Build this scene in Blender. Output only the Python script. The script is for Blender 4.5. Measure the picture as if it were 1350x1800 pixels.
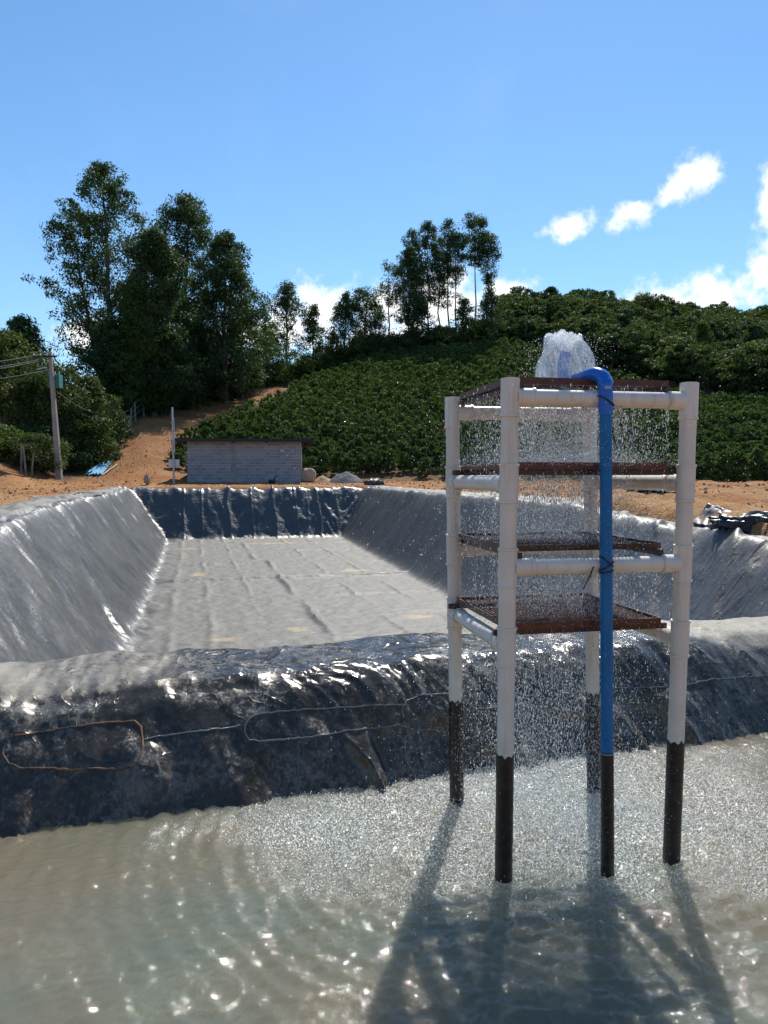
import bpy, bmesh, math, random
import numpy as np
from mathutils import Vector, Matrix
from mathutils.bvhtree import BVHTree

SC = bpy.context.scene
COL = SC.collection
for o in list(bpy.data.objects):
    bpy.data.objects.remove(o)

# ------------------------------------------------------------------ camera, sky, sun, exposure
F = 1350.0                      # focal length in photo pixels (photo is 1350 x 1800)
CAMZ = 2.41                     # eye height above the water of the near pond
PITCH = math.radians(-2.75)
cam_d = bpy.data.cameras.new('camera')
cam_d.lens = 27.0
cam_d.sensor_width = 36.0
cam_d.clip_start = 0.05
cam_d.clip_end = 6000
cam = bpy.data.objects.new('camera', cam_d)
cam.location = (0, 0, CAMZ)
cam.rotation_euler = (math.pi / 2 + PITCH, 0, 0)
COL.objects.link(cam)
SC.camera = cam

SUN_AZ, SUN_EL = math.radians(13), math.radians(48)
SUN_DIR = Vector((math.sin(SUN_AZ) * math.cos(SUN_EL), math.cos(SUN_AZ) * math.cos(SUN_EL), math.sin(SUN_EL)))
sun_d = bpy.data.lights.new('sun', 'SUN')
sun_d.energy = 4.4
sun_d.angle = math.radians(0.55)
sun_d.color = (1.0, 0.955, 0.88)
sun = bpy.data.objects.new('sun', sun_d)
sun.rotation_euler = SUN_DIR.to_track_quat('Z', 'Y').to_euler()
sun.location = (0, 0, 60)
COL.objects.link(sun)

SC.view_settings.view_transform = 'Standard'
SC.view_settings.look = 'None'
SC.view_settings.gamma = 1.0
SC.view_settings.use_curve_mapping = False
SC.view_settings.exposure = 0.40
SC.render.film_transparent = False
SC.cycles.use_denoising = True
SC.cycles.max_bounces = 8
SC.cycles.transparent_max_bounces = 12
SC.cycles.sample_clamp_indirect = 6.0
SC.cycles.caustics_reflective = False
SC.cycles.caustics_refractive = False


def px_dir(px, py):
    xi, yi = (px - 675.0) / F, (900.0 - py) / F
    c, s = math.cos(PITCH), math.sin(PITCH)
    return Vector((xi, c - yi * s, s + yi * c))


def P(px, py, d):
    """point seen at photo pixel (px, py) standing d metres ahead"""
    v = px_dir(px, py)
    return Vector((0, 0, CAMZ)) + v * (d / v.y)


def PZ(px, py, z):
    """point seen at pixel (px, py) at height z"""
    v = px_dir(px, py)
    return Vector((0, 0, CAMZ)) + v * ((z - CAMZ) / v.z)


# ---- world: Nishita sky plus cumulus placed by direction
world = bpy.data.worlds.new('World')
SC.world = world
world.use_nodes = True
nt = world.node_tree
nt.nodes.clear()


class NT:
    """tiny node helper"""
    def __init__(self, tree):
        self.t = tree

    def n(self, typ, **kw):
        nd = self.t.nodes.new(typ)
        for k, v in kw.items():
            setattr(nd, k, v)
        return nd

    def l(self, a, b):
        self.t.links.new(a, b)

    def val(self, sock, v):
        if isinstance(v, (int, float)):
            sock.default_value = v
        elif isinstance(v, (tuple, list)):
            if len(v) == 3 and len(sock.default_value) == 4:
                v = tuple(v) + (1.0,)
            sock.default_value = v
        else:
            self.l(v, sock)

    def math(self, op, a, b=0.0, c=0.0, clamp=False):
        nd = self.n('ShaderNodeMath', operation=op, use_clamp=clamp)
        self.val(nd.inputs[0], a)
        self.val(nd.inputs[1], b)
        self.val(nd.inputs[2], c)
        return nd.outputs[0]

    def mix(self, f, a, b, blend='MIX'):
        nd = self.n('ShaderNodeMix', data_type='RGBA', blend_type=blend)
        self.val(nd.inputs[0], f)
        self.val(nd.inputs[6], a)
        self.val(nd.inputs[7], b)
        return nd.outputs[2]

    def ramp(self, f, a, b, lo=0.0, hi=1.0):
        nd = self.n('ShaderNodeMapRange', interpolation_type='SMOOTHSTEP')
        self.val(nd.inputs['Value'], f)
        nd.inputs['From Min'].default_value = a
        nd.inputs['From Max'].default_value = b
        nd.inputs['To Min'].default_value = lo
        nd.inputs['To Max'].default_value = hi
        return nd.outputs[0]

    def noise(self, vec, scale, detail=4.0, rough=0.55, dist=0.0):
        nd = self.n('ShaderNodeTexNoise')
        if vec is not None:
            self.l(vec, nd.inputs['Vector'])
        nd.inputs['Scale'].default_value = scale
        nd.inputs['Detail'].default_value = detail
        nd.inputs['Roughness'].default_value = rough
        nd.inputs['Distortion'].default_value = dist
        return nd.outputs[0]

    def coord(self, which='Object', scale=None):
        c = self.n('ShaderNodeTexCoord').outputs[which]
        if scale is not None:
            m = self.n('ShaderNodeMapping')
            m.inputs['Scale'].default_value = scale
            self.l(c, m.inputs['Vector'])
            c = m.outputs[0]
        return c

    def attr(self, name):
        return self.n('ShaderNodeAttribute', attribute_name=name)

    def bump(self, h, strength, dist=0.01, normal=None):
        nd = self.n('ShaderNodeBump')
        nd.inputs['Strength'].default_value = strength
        nd.inputs['Distance'].default_value = dist
        self.l(h, nd.inputs['Height'])
        if normal is not None:
            self.l(normal, nd.inputs['Normal'])
        return nd.outputs[0]


W = NT(nt)
sky = W.n('ShaderNodeTexSky', sky_type='NISHITA')
sky.sun_disc = False
sky.sun_elevation = SUN_EL
sky.sun_rotation = SUN_AZ
sky.air_density = 1.25
sky.dust_density = 0.15
sky.ozone_density = 6.0
sky.altitude = 900.0
bg_sky = W.n('ShaderNodeBackground')
bg_sky.inputs['Strength'].default_value = 0.112
hsv = W.n('ShaderNodeHueSaturation')
hsv.inputs['Saturation'].default_value = 1.07
hsv.inputs['Hue'].default_value = 0.496
W.l(sky.outputs[0], hsv.inputs['Color'])
W.l(hsv.outputs[0], bg_sky.inputs['Color'])
dirv = W.n('ShaderNodeTexCoord').outputs['Generated']
sep = W.n('ShaderNodeSeparateXYZ')
W.l(dirv, sep.inputs[0])
az = W.math('MULTIPLY', W.math('ARCTAN2', sep.outputs[0], sep.outputs[1]), 57.2958)
el = W.math('MULTIPLY', W.math('ARCSINE', sep.outputs[2]), 57.2958)
cn1 = W.noise(dirv, 9.0, 8.0, 0.62)
cn2 = W.noise(dirv, 34.0, 7.0, 0.62)
# cumulus: azimuth, elevation, half widths (degrees), tilt (degrees)
CLOUDS = [(21.6, 19.6, 1.5, 1.5, 40), (20.2, 18.8, 2.3, 1.2, 28), (17.8, 17.7, 2.2, 0.9, 14), (13.4, 17.4, 2.0, 1.05, 14),
          (26.6, 17.9, 1.5, 2.4, -8), (28.6, 16.0, 2.4, 2.8, 0), (27.6, 12.8, 4.6, 3.0, 14), (23.2, 11.8, 4.4, 2.2, 8), (19.6, 11.3, 3.2, 1.5, 4),
          (33.5, 14.5, 5.0, 5.0, 0), (-4.4, 12.0, 3.4, 2.2, 0), (0.2, 12.2, 3.0, 2.4, 6), (4.5, 12.6, 3.2, 2.8, 0),
          (9.0, 13.2, 3.0, 1.3, 0), (-21.0, 9.4, 2.6, 1.5, 0), (-31.0, 8.5, 4.0, 1.5, 0), (1.5, 10.0, 6.0, 2.0, 0), (-8.0, 10.3, 4.0, 1.6, 0),
          (52, 14, 8, 4, 0), (-58, 13, 9, 3, 0), (85, 17, 8, 4, 0), (-100, 15, 10, 4, 0), (130, 14, 9, 3, 0), (-150, 18, 10, 4, 0), (175, 12, 9, 3, 0)]
field = None
for (ca, ce, ra, re, ti) in CLOUDS:
    t = math.radians(ti)
    dx = W.math('SUBTRACT', az, ca)
    dy = W.math('SUBTRACT', el, ce)
    rx = W.math('MULTIPLY_ADD', dx, math.cos(t) / ra, W.math('MULTIPLY', dy, math.sin(t) / ra))
    ry = W.math('MULTIPLY_ADD', dy, math.cos(t) / re, W.math('MULTIPLY', dx, -math.sin(t) / re))
    r = W.math('SQRT', W.math('ADD', W.math('MULTIPLY', rx, rx), W.math('MULTIPLY', ry, ry)))
    v = W.math('SUBTRACT', 1.0, r)
    field = v if field is None else W.math('SMOOTH_MAX', field, v, 0.25)
warp = W.math('ADD', W.math('MULTIPLY', W.math('SUBTRACT', cn1, 0.5), 1.7), W.math('MULTIPLY', W.math('SUBTRACT', cn2, 0.5), 2.6))
dens = W.math('ADD', field, warp)
cmask = W.ramp(dens, -0.12, 0.95)
wisp = W.math('MULTIPLY', W.ramp(W.noise(dirv, 3.0, 6.0, 0.6, 0.4), 0.52, 0.85), 0.10)
cmask = W.math('MAXIMUM', cmask, wisp)
cshade = W.ramp(W.math('SUBTRACT', dens, W.math('MULTIPLY', cn2, 0.9)), 0.3, 1.4)
ccol = W.mix(W.math('MULTIPLY', cshade, 0.55), (1.0, 1.0, 1.0), (0.66, 0.74, 0.86))
bg_cl = W.n('ShaderNodeBackground')
bg_cl.inputs['Strength'].default_value = 1.0
W.l(ccol, bg_cl.inputs['Color'])
mxs = W.n('ShaderNodeMixShader')
W.l(cmask, mxs.inputs[0])
W.l(bg_sky.outputs[0], mxs.inputs[1])
W.l(bg_cl.outputs[0], mxs.inputs[2])
wo = W.n('ShaderNodeOutputWorld')
W.l(mxs.outputs[0], wo.inputs['Surface'])

# ------------------------------------------------------------------ helpers
RNG = np.random.default_rng(7)
random.seed(7)


def _perm(seed):
    r = np.random.default_rng(seed)
    p = r.permutation(256)
    return np.concatenate([p, p, p])


_PC = {}


def perlin(x, y, seed=0):
    if seed not in _PC:
        _PC[seed] = _perm(seed)
    p = _PC[seed]
    x = np.asarray(x, float)
    y = np.asarray(y, float)
    x, y = np.broadcast_arrays(x, y)
    xi = np.floor(x).astype(int)
    yi = np.floor(y).astype(int)
    xf, yf = x - xi, y - yi
    xi &= 255
    yi &= 255
    u = xf * xf * xf * (xf * (xf * 6 - 15) + 10)
    v = yf * yf * yf * (yf * (yf * 6 - 15) + 10)

    def g(ix, iy, fx, fy):
        h = p[p[ix] + iy] * (2 * math.pi / 256)
        return np.cos(h) * fx + np.sin(h) * fy
    a = g(xi, yi, xf, yf)
    b = g(xi + 1, yi, xf - 1, yf)
    c = g(xi, yi + 1, xf, yf - 1)
    d = g(xi + 1, yi + 1, xf - 1, yf - 1)
    return ((a + u * (b - a)) + v * ((c + u * (d - c)) - (a + u * (b - a)))) * 1.5


def fbm(x, y, seed=0, oct=4, gain=0.5):
    s, a, f = 0, 1.0, 1.0
    for k in range(oct):
        s = s + a * perlin(x * f + 17.3 * k, y * f - 9.1 * k, seed + k)
        a *= gain
        f *= 2.03
    return s


def ridged(x, y, seed=0, oct=3, gain=0.5):
    s, a, f = 0, 1.0, 1.0
    for k in range(oct):
        s = s + a * (1 - np.abs(perlin(x * f + 3.3 * k, y * f + 7.7 * k, seed + k)) * 1.6)
        a *= gain
        f *= 2.1
    return s


def sstep(x, a, b):
    t = np.clip((np.asarray(x, float) - a) / (b - a), 0, 1)
    return t * t * (3 - 2 * t)


def mesh_np(name, V, Q=None, T=None, mat=None, smooth=False, attrs=None):
    """mesh from numpy arrays: V (n,3), quads Q (m,4), triangles T (k,3)"""
    me = bpy.data.meshes.new(name)
    V = np.ascontiguousarray(V, dtype=np.float32)
    me.vertices.add(len(V))
    me.vertices.foreach_set('co', V.ravel())
    loops, starts, tot = [], [], []
    off = 0
    if Q is not None and len(Q):
        Q = np.asarray(Q, dtype=np.int32)
        loops.append(Q.ravel())
        starts.append(np.arange(len(Q)) * 4)
        off = len(Q) * 4
    if T is not None and len(T):
        T = np.asarray(T, dtype=np.int32)
        loops.append(T.ravel())
        starts.append(off + np.arange(len(T)) * 3)
    L = np.concatenate(loops).astype(np.int32)
    S = np.concatenate(starts).astype(np.int32)
    me.loops.add(len(L))
    me.loops.foreach_set('vertex_index', L)
    me.polygons.add(len(S))
    me.polygons.foreach_set('loop_start', S)
    if smooth:
        me.polygons.foreach_set('use_smooth', np.ones(len(S), dtype=bool))
    else:
        me.polygons.foreach_set('use_smooth', np.zeros(len(S), dtype=bool))
    for k, a in (attrs or {}).items():
        a = np.ascontiguousarray(a, dtype=np.float32)
        if a.ndim == 1:
            at = me.attributes.new(k, 'FLOAT', 'POINT')
            at.data.foreach_set('value', a)
        else:
            at = me.attributes.new(k, 'FLOAT_VECTOR', 'POINT')
            at.data.foreach_set('vector', a.ravel())
    if mat is not None:
        me.materials.append(mat)
    me.update(calc_edges=True)
    return me


def obj(name, me, parent=None, loc=None, rot=None):
    o = bpy.data.objects.new(name, me)
    COL.objects.link(o)
    if parent is not None:
        o.parent = parent
    if loc is not None:
        o.location = loc
    if rot is not None:
        o.rotation_euler = rot
    return o


def tag(o, label, cat, group=None):
    o['label'] = label
    o['category'] = cat
    if group:
        o['group'] = group
    return o


def thing(name, label, cat, loc=(0, 0, 0), rz=0.0, group=None):
    o = obj(name, None, None, loc, (0, 0, rz))
    o.empty_display_size = 0.2
    return tag(o, label, cat, group)


class MB:
    """collects simple shapes into one mesh"""
    def __init__(self):
        self.v, self.q, self.t = [], [], []

    def add(self, V, Q=(), T=()):
        b = len(self.v)
        self.v += [tuple(p) for p in V]
        self.q += [tuple(i + b for i in f) for f in Q]
        self.t += [tuple(i + b for i in f) for f in T]

    def box(self, lo, hi, M=None):
        x0, y0, z0 = lo
        x1, y1, z1 = hi
        V = [Vector(p) for p in ((x0, y0, z0), (x1, y0, z0), (x1, y1, z0), (x0, y1, z0), (x0, y0, z1), (x1, y0, z1), (x1, y1, z1), (x0, y1, z1))]
        if M is not None:
            V = [M @ p for p in V]
        self.add(V, [(0, 3, 2, 1), (4, 5, 6, 7), (0, 1, 5, 4), (1, 2, 6, 5), (2, 3, 7, 6), (3, 0, 4, 7)])

    def bar(self, a, b, w, h, up=Vector((0, 0, 1))):
        """rectangular bar from a to b"""
        a, b = Vector(a), Vector(b)
        d = (b - a)
        L = d.length
        d.normalize()
        s = d.cross(up)
        if s.length < 1e-4:
            s = d.cross(Vector((1, 0, 0)))
        s.normalize()
        n = s.cross(d)
        M = Matrix((( s.x, d.x, n.x, a.x), (s.y, d.y, n.y, a.y), (s.z, d.z, n.z, a.z), (0, 0, 0, 1)))
        self.box((-w / 2, 0, -h / 2), (w / 2, L, h / 2), M)

    def tube(self, pts, rad, n=10, caps=True):
        pts = [Vector(p) for p in pts]
        if isinstance(rad, (int, float)):
            rad = [rad] * len(pts)
        b0 = len(self.v)
        d0 = (pts[1] - pts[0]).normalized()
        s = d0.cross(Vector((0.31, 0.2, 0.93)))
        if s.length < 0.05:
            s = d0.cross(Vector((1, 0, 0)))
        s.normalize()
        for i, p in enumerate(pts):
            if i == 0:
                d = pts[1] - pts[0]
            elif i == len(pts) - 1:
                d = pts[-1] - pts[-2]
            else:
                d = (pts[i + 1] - pts[i]).normalized() + (pts[i] - pts[i - 1]).normalized()
            if d.length < 1e-9:
                d = d0
            d.normalize()
            s = (s - d * s.dot(d))
            s.normalize()
            t = d.cross(s)
            for k in range(n):
                a = 2 * math.pi * k / n
                self.v.append(tuple(p + (s * math.cos(a) + t * math.sin(a)) * rad[i]))
        for i in range(len(pts) - 1):
            for k in range(n):
                k2 = (k + 1) % n
                self.q.append((b0 + i * n + k, b0 + i * n + k2, b0 + (i + 1) * n + k2, b0 + (i + 1) * n + k))
        if caps:
            for i, flip in ((0, True), (len(pts) - 1, False)):
                c = len(self.v)
                self.v.append(tuple(pts[i]))
                for k in range(n):
                    k2 = (k + 1) % n
                    f = (c, b0 + i * n + k, b0 + i * n + k2)
                    self.t.append(f[::-1] if flip else f)

    def mesh(self, name, mat, smooth=False):
        return mesh_np(name, np.array(self.v), np.array(self.q) if self.q else None, np.array(self.t) if self.t else None, mat, smooth)

    def build(self, name, mat, parent=None, smooth=False):
        me = self.mesh(name, mat, smooth)
        if smooth:
            try:
                me.set_sharp_from_angle(angle=math.radians(40))
            except Exception:
                pass
        return obj(name, me, parent)


def grid_quads(nu, nv):
    i = np.arange(nu - 1)[:, None] * nv + np.arange(nv - 1)[None, :]
    i = i.ravel()
    return np.stack([i, i + nv, i + nv + 1, i + 1], 1)


def mat(name):
    m = bpy.data.materials.new(name)
    m.use_nodes = True
    m.node_tree.nodes.clear()
    return m, NT(m.node_tree)


def principled(N, base, rough=0.5, normal=None, **kw):
    b = N.n('ShaderNodeBsdfPrincipled')
    b.subsurface_method = 'BURLEY'
    N.val(b.inputs['Base Color'], base)
    N.val(b.inputs['Roughness'], rough)
    for k, v in kw.items():
        N.val(b.inputs[k.replace('_', ' ')], v)
    if normal is not None:
        N.l(normal, b.inputs['Normal'])
    return b.outputs[0]


def out(N, surf):
    o = N.n('ShaderNodeOutputMaterial')
    N.l(surf, o.inputs['Surface'])


def simple_mat(name, col, rough=0.5, var=0.15, scale=6.0, bump=0.0, bscale=40.0, metal=0.0, col2=None, spec=0.5):
    m, N = mat(name)
    c = N.coord('Object')
    f = N.noise(c, scale, 5.0, 0.6)
    if col2 is None:
        col2 = tuple(x * (1 - var * 2) for x in col)
    base = N.mix(N.ramp(f, 0.3, 0.7), col2, col)
    nrm = None
    if bump > 0:
        nrm = N.bump(N.noise(c, bscale, 4.0, 0.6), bump, 0.02)
    out(N, principled(N, base, rough, nrm, Metallic=metal, Specular_IOR_Level=spec))
    return m
# ------------------------------------------------------------------ materials of the setting
def terrain_material():
    m, N = mat('terrain')
    c = N.coord('Object')
    w = N.attr('soil').outputs['Vector']
    s = N.n('ShaderNodeSeparateXYZ')
    N.l(w, s.inputs[0])
    n1 = N.noise(c, 0.35, 6.0, 0.6)
    n2 = N.noise(c, 3.0, 6.0, 0.65)
    n3 = N.noise(c, 14.0, 5.0, 0.6)
    dirt = N.mix(N.ramp(n1, 0.35, 0.68), (0.34, 0.135, 0.042), (0.46, 0.235, 0.092))
    dirt = N.mix(N.ramp(n2, 0.45, 0.75), dirt, (0.24, 0.105, 0.045))
    pale = N.mix(N.ramp(n2, 0.3, 0.7), (0.50, 0.29, 0.13), (0.36, 0.175, 0.068))
    dirt = N.mix(s.outputs[2], dirt, pale)
    litter = N.mix(N.ramp(n2, 0.35, 0.7), (0.075, 0.042, 0.022), (0.16, 0.085, 0.045))
    grass = N.mix(N.ramp(n3, 0.3, 0.7), (0.055, 0.085, 0.018), (0.14, 0.16, 0.04))
    base = N.mix(s.outputs[0], dirt, litter)
    base = N.mix(s.outputs[1], base, grass)
    h = N.math('ADD', N.math('MULTIPLY', n2, 0.6), N.math('MULTIPLY', n3, 0.4))
    out(N, principled(N, base, 0.92, N.bump(h, 1.0, 0.25), Specular_IOR_Level=0.2))
    return m


def liner_material():
    """dusty grey geomembrane of the empty pond; attributes dust (0-1), mud (0-1)"""
    m, N = mat('geomembrane')
    c = N.coord('Object')
    dust = N.attr('dust').outputs['Fac']
    mud = N.attr('mud').outputs['Fac']
    n1 = N.noise(c, 1.1, 6.0, 0.62)
    n2 = N.noise(c, 9.0, 6.0, 0.65)
    n3 = N.noise(c, 60.0, 4.0, 0.6)
    d = N.math('ADD', dust, N.math('MULTIPLY', N.math('SUBTRACT', n2, 0.5), 0.75))
    d = N.math('ADD', d, N.math('MULTIPLY', N.math('SUBTRACT', n1, 0.5), 0.5), clamp=True)
    sheet = N.mix(N.ramp(n1, 0.3, 0.7), (0.066, 0.066, 0.066), (0.094, 0.093, 0.090))
    dcol = N.mix(N.ramp(n2, 0.3, 0.7), (0.100, 0.096, 0.085), (0.160, 0.143, 0.108))
    base = N.mix(d, sheet, dcol)
    base = N.mix(mud, base, (0.36, 0.25, 0.11))
    rough = N.ramp(d, 0.0, 1.0, 0.36, 0.66)
    pv = N.attr('puv').outputs['Vector']

    def crease(sc, seed, det):
        mp = N.n('ShaderNodeMapping')
        mp.inputs['Scale'].default_value = sc
        mp.inputs['Location'].default_value = (seed, seed * 0.7, 0)
        N.l(pv, mp.inputs['Vector'])
        q = N.noise(mp.outputs[0], 1.0, det, 0.55, 0.35)
        q = N.math('ABSOLUTE', N.math('SUBTRACT', q, 0.5))
        return N.math('SUBTRACT', 1.0, N.math('POWER', N.math('MULTIPLY', q, 3.0), 0.6))
    c1 = crease((0.45, 2.1, 1.0), 3.1, 3.0)
    c2 = crease((1.3, 4.6, 1.0), 8.4, 3.0)
    c3 = crease((1.9, 1.5, 1.0), 5.2, 4.0)
    h = N.math('ADD', N.math('MULTIPLY', n3, 0.10), N.math('MULTIPLY', n2, 0.35))
    h = N.math('ADD', h, N.math('ADD', N.math('MULTIPLY', c1, 0.9), N.math('ADD', N.math('MULTIPLY', c2, 0.45), N.math('MULTIPLY', c3, 0.45))))
    out(N, principled(N, base, rough, N.bump(h, 0.6, 0.03), Specular_IOR_Level=0.5))
    return m


def bank_material():
    """wet black geomembrane; attributes wet (0-1), dust (0-1), rust (0-1)"""
    m, N = mat('wet_geomembrane')
    c = N.coord('Object')
    wet = N.attr('wet').outputs['Fac']
    dust = N.attr('dust').outputs['Fac']
    rust = N.attr('rust').outputs['Fac']
    n1 = N.noise(c, 2.3, 6.0, 0.65)
    n2 = N.noise(c, 16.0, 6.0, 0.68)
    cs = N.coord('Object', (42.0, 42.0, 9.0))
    n3 = N.noise(cs, 1.0, 5.0, 0.7)
    drops = N.n('ShaderNodeTexVoronoi', feature='F1')
    N.l(c, drops.inputs['Vector'])
    drops.inputs['Scale'].default_value = 130.0
    beads = N.ramp(drops.outputs['Distance'], 0.15, 0.42, 1.0, 0.0)
    # grey streaks: splash residue, plus silvery light on the sheet painted into the colour
    film_sheen = N.ramp(N.math('ADD', N.math('MULTIPLY', n1, 0.9), N.math('MULTIPLY', n3, 0.75)), 0.74, 1.0)
    film_sheen = N.math('MULTIPLY', film_sheen, N.ramp(n2, 0.35, 0.6))
    black = N.mix(N.ramp(n2, 0.3, 0.7), (0.030, 0.025, 0.019), (0.054, 0.046, 0.036))
    base = N.mix(N.math('MULTIPLY', film_sheen, 0.6), black, (0.21, 0.20, 0.18))
    dm = N.math('ADD', dust, N.math('MULTIPLY', N.math('SUBTRACT', n2, 0.5), 1.1), clamp=True)
    dm = N.math('MULTIPLY', dm, N.ramp(dust, 0.0, 0.15))
    dcol = N.mix(N.ramp(n1, 0.35, 0.65), (0.20, 0.19, 0.165), (0.29, 0.265, 0.21))
    base = N.mix(dm, base, dcol)
    rm = N.math('MULTIPLY', rust, N.ramp(n2, 0.3, 0.62))
    base = N.mix(rm, base, (0.34, 0.155, 0.055))
    rough = N.math('ADD', N.ramp(wet, 0.0, 1.0, 0.42, 0.10), N.math('MULTIPLY', film_sheen, 0.30))
    rough = N.math('ADD', rough, N.math('MULTIPLY', dm, 0.25), clamp=True)
    def crease(sc, det):
        q = N.noise(N.coord('Object', sc), 1.0, det, 0.55, 0.5)
        q = N.math('ABSOLUTE', N.math('SUBTRACT', q, 0.5))
        return N.math('SUBTRACT', 1.0, N.math('POWER', N.math('MULTIPLY', q, 3.0), 0.6))
    cz = N.math('ADD', N.math('MULTIPLY', crease((1.7, 1.7, 1.3), 2.0), 1.8), N.math('MULTIPLY', crease((5.0, 5.0, 3.0), 2.0), 0.35))
    hh = N.math('ADD', N.math('MULTIPLY', n2, 0.4), N.math('MULTIPLY', N.math('MULTIPLY', beads, film_sheen), 0.4))
    hh = N.math('ADD', hh, N.math('MULTIPLY', cz, 1.3))
    out(N, principled(N, base, rough, N.bump(hh, 0.55, 0.016), Specular_IOR_Level=0.6, Specular_Tint=(1.0, 0.92, 0.80)))
    return m


def water_material():
    m, N = mat('murky_water')
    c = N.coord('Object')
    sp = N.attr('splash').outputs['Fac']
    n1 = N.noise(c, 0.55, 4.0, 0.55)
    n2 = N.noise(c, 24.0, 4.0, 0.55)
    n3 = N.noise(c, 90.0, 4.0, 0.6)
    silt = N.mix(N.ramp(n1, 0.36, 0.64), (0.116, 0.126, 0.094), (0.145, 0.124, 0.082))
    foam = N.math('MULTIPLY', sp, N.ramp(n3, 0.48, 0.66))
    base = N.mix(N.math('MULTIPLY', foam, 0.85), silt, (0.72, 0.74, 0.74))
    hh = N.math('ADD', N.math('MULTIPLY', n2, 0.5), N.math('MULTIPLY', n3, N.math('MULTIPLY_ADD', sp, 0.9, 0.1)))
    out(N, principled(N, base, N.math('MULTIPLY_ADD', foam, 0.3, 0.03), N.bump(hh, 0.55, 0.02), IOR=1.33, Subsurface_Weight=0.7, Subsurface_Radius=(1.0, 1.0, 0.8), Subsurface_Scale=0.55))
    return m


M_TERR = terrain_material()
M_LINER = liner_material()
M_BANK = bank_material()
M_WATER = water_material()

# ------------------------------------------------------------------ terrain
AX = math.radians(14.0)          # the pond axis points 14 degrees left of the view
CU, SU = math.cos(AX), math.sin(AX)


def to_uv(x, y):
    return x * CU + y * SU, -x * SU + y * CU


def to_xy(u, v):
    return u * CU - v * SU, u * SU + v * CU


TD = np.array([38, 42, 46, 50, 56, 62, 70, 80, 95, 115, 135, 160, 200, 260, 400, 2500.])
TP = np.array([-700, -200, 0, 60, 110, 250, 400, 550, 700, 880, 1050, 1200, 1350, 1900, 2300.])
TY = np.array([
    [858, 815, 800, 790, 770, 750, 720, 690, 665, 650, 640, 640, 650, 670, 730, 820],
    [858, 815, 803, 796, 786, 776, 760, 740, 715, 700, 690, 685, 690, 700, 740, 820],
    [860, 818, 808, 800, 790, 780, 765, 745, 725, 705, 695, 690, 690, 700, 740, 820],
    [859, 848, 820, 812, 802, 790, 770, 745, 725, 705, 695, 690, 690, 700, 740, 820],
    [858, 852, 842, 834, 820, 800, 770, 740, 722, 705, 695, 690, 690, 700, 740, 820],
    [858, 855, 852, 846, 814, 774, 740, 714, 697, 690, 690, 690, 695, 705, 740, 820],
    [858, 855, 852, 848, 842, 802, 757, 720, 690, 680, 680, 685, 690, 705, 745, 820],
    [858, 855, 852, 849, 845, 816, 772, 730, 686, 656, 640, 642, 655, 685, 745, 820],
    [858, 855, 852, 849, 845, 817, 773, 730, 676, 632, 612, 610, 630, 670, 740, 820],
    [858, 855, 852, 850, 846, 822, 785, 739, 673, 619, 596, 580, 576, 600, 700, 820],
    [858, 855, 852, 849, 842, 826, 790, 748, 692, 642, 610, 588, 578, 598, 690, 820],
    [857, 852, 845, 836, 818, 800, 768, 736, 694, 655, 626, 604, 590, 604, 690, 820],
    [856, 850, 840, 828, 803, 780, 750, 720, 692, 664, 641, 622, 604, 613, 690, 820],
    [855, 848, 836, 822, 798, 776, 748, 722, 697, 672, 652, 636, 618, 620, 690, 820],
    [855, 848, 836, 822, 798, 776, 748, 722, 697, 672, 652, 636, 618, 620, 690, 820],
], float)
TZ = CAMZ + (835.0 - TY) / F * TD[None, :]


def table_z(x, y):
    th = np.clip(np.arctan2(x, y), -0.79, 0.87)
    r = np.hypot(x, y)
    d = np.clip(r * np.cos(th), TD[0], TD[-1] - 1)
    p = np.clip(675 + F * np.tan(th), TP[0] + 1e-3, TP[-1] - 1e-3)
    j = np.clip(np.searchsorted(TD, d, side='right') - 1, 0, len(TD) - 2)
    i = np.clip(np.searchsorted(TP, p, side='right') - 1, 0, len(TP) - 2)
    fd = (d - TD[j]) / (TD[j + 1] - TD[j])
    fp = (p - TP[i]) / (TP[i + 1] - TP[i])
    z = (TZ[i, j] * (1 - fd) + TZ[i, j + 1] * fd) * (1 - fp) + (TZ[i + 1, j] * (1 - fd) + TZ[i + 1, j + 1] * fd) * fp
    return z, d


def plateau(v):
    return np.interp(v, [-40, 2, 6, 8, 10, 14, 17, 50], [0.8, 0.8, 0.8, 1.12, 1.38, 1.52, 1.72, 1.74])


def rim_u(v):
    return np.full_like(v, -3.2), np.interp(v, [7, 25, 43.5], [8.7, 8.75, 9.45])


def pond_z(u, v):
    """bare shape of the big pond's liner (no wrinkles)"""
    fl = -0.9
    zr = plateau(v)
    ul, ur = rim_u(v)
    bl = -1.25
    br = np.interp(v, [9, 20, 40], [6.7, 6.8, 7.75])
    zl = fl + (zr - fl) * (bl - u) / (bl - ul)
    zrr = fl + (zr - fl) * (u - br) / (ur - br)
    zf = fl + (1.74 - fl) * (v - 40.3) / 2.25
    vb = 7.27 + 0.04 * u
    zn = fl + (0.74 - fl) * (vb + 2.1 - v) / 2.1
    k = 9.0
    z = np.log(np.exp(k * np.clip(zl, -3, 3)) + np.exp(k * np.clip(zrr, -3, 3)) + np.exp(k * np.clip(zf, -3, 3)) + np.exp(k * np.clip(zn, -3, 1.0)) + np.exp(k * fl)) / k
    top = np.where(v < 9.5, np.where((u > ul) & (u < ur), np.minimum(zr, 3), zr), zr)
    top = np.where((v < vb + 1.0) & (u > ul + 0.3) & (u < ur - 0.3), 0.76, top)
    kk = 14.0
    return -np.log(np.exp(-kk * z) + np.exp(-kk * top)) / kk


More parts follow.
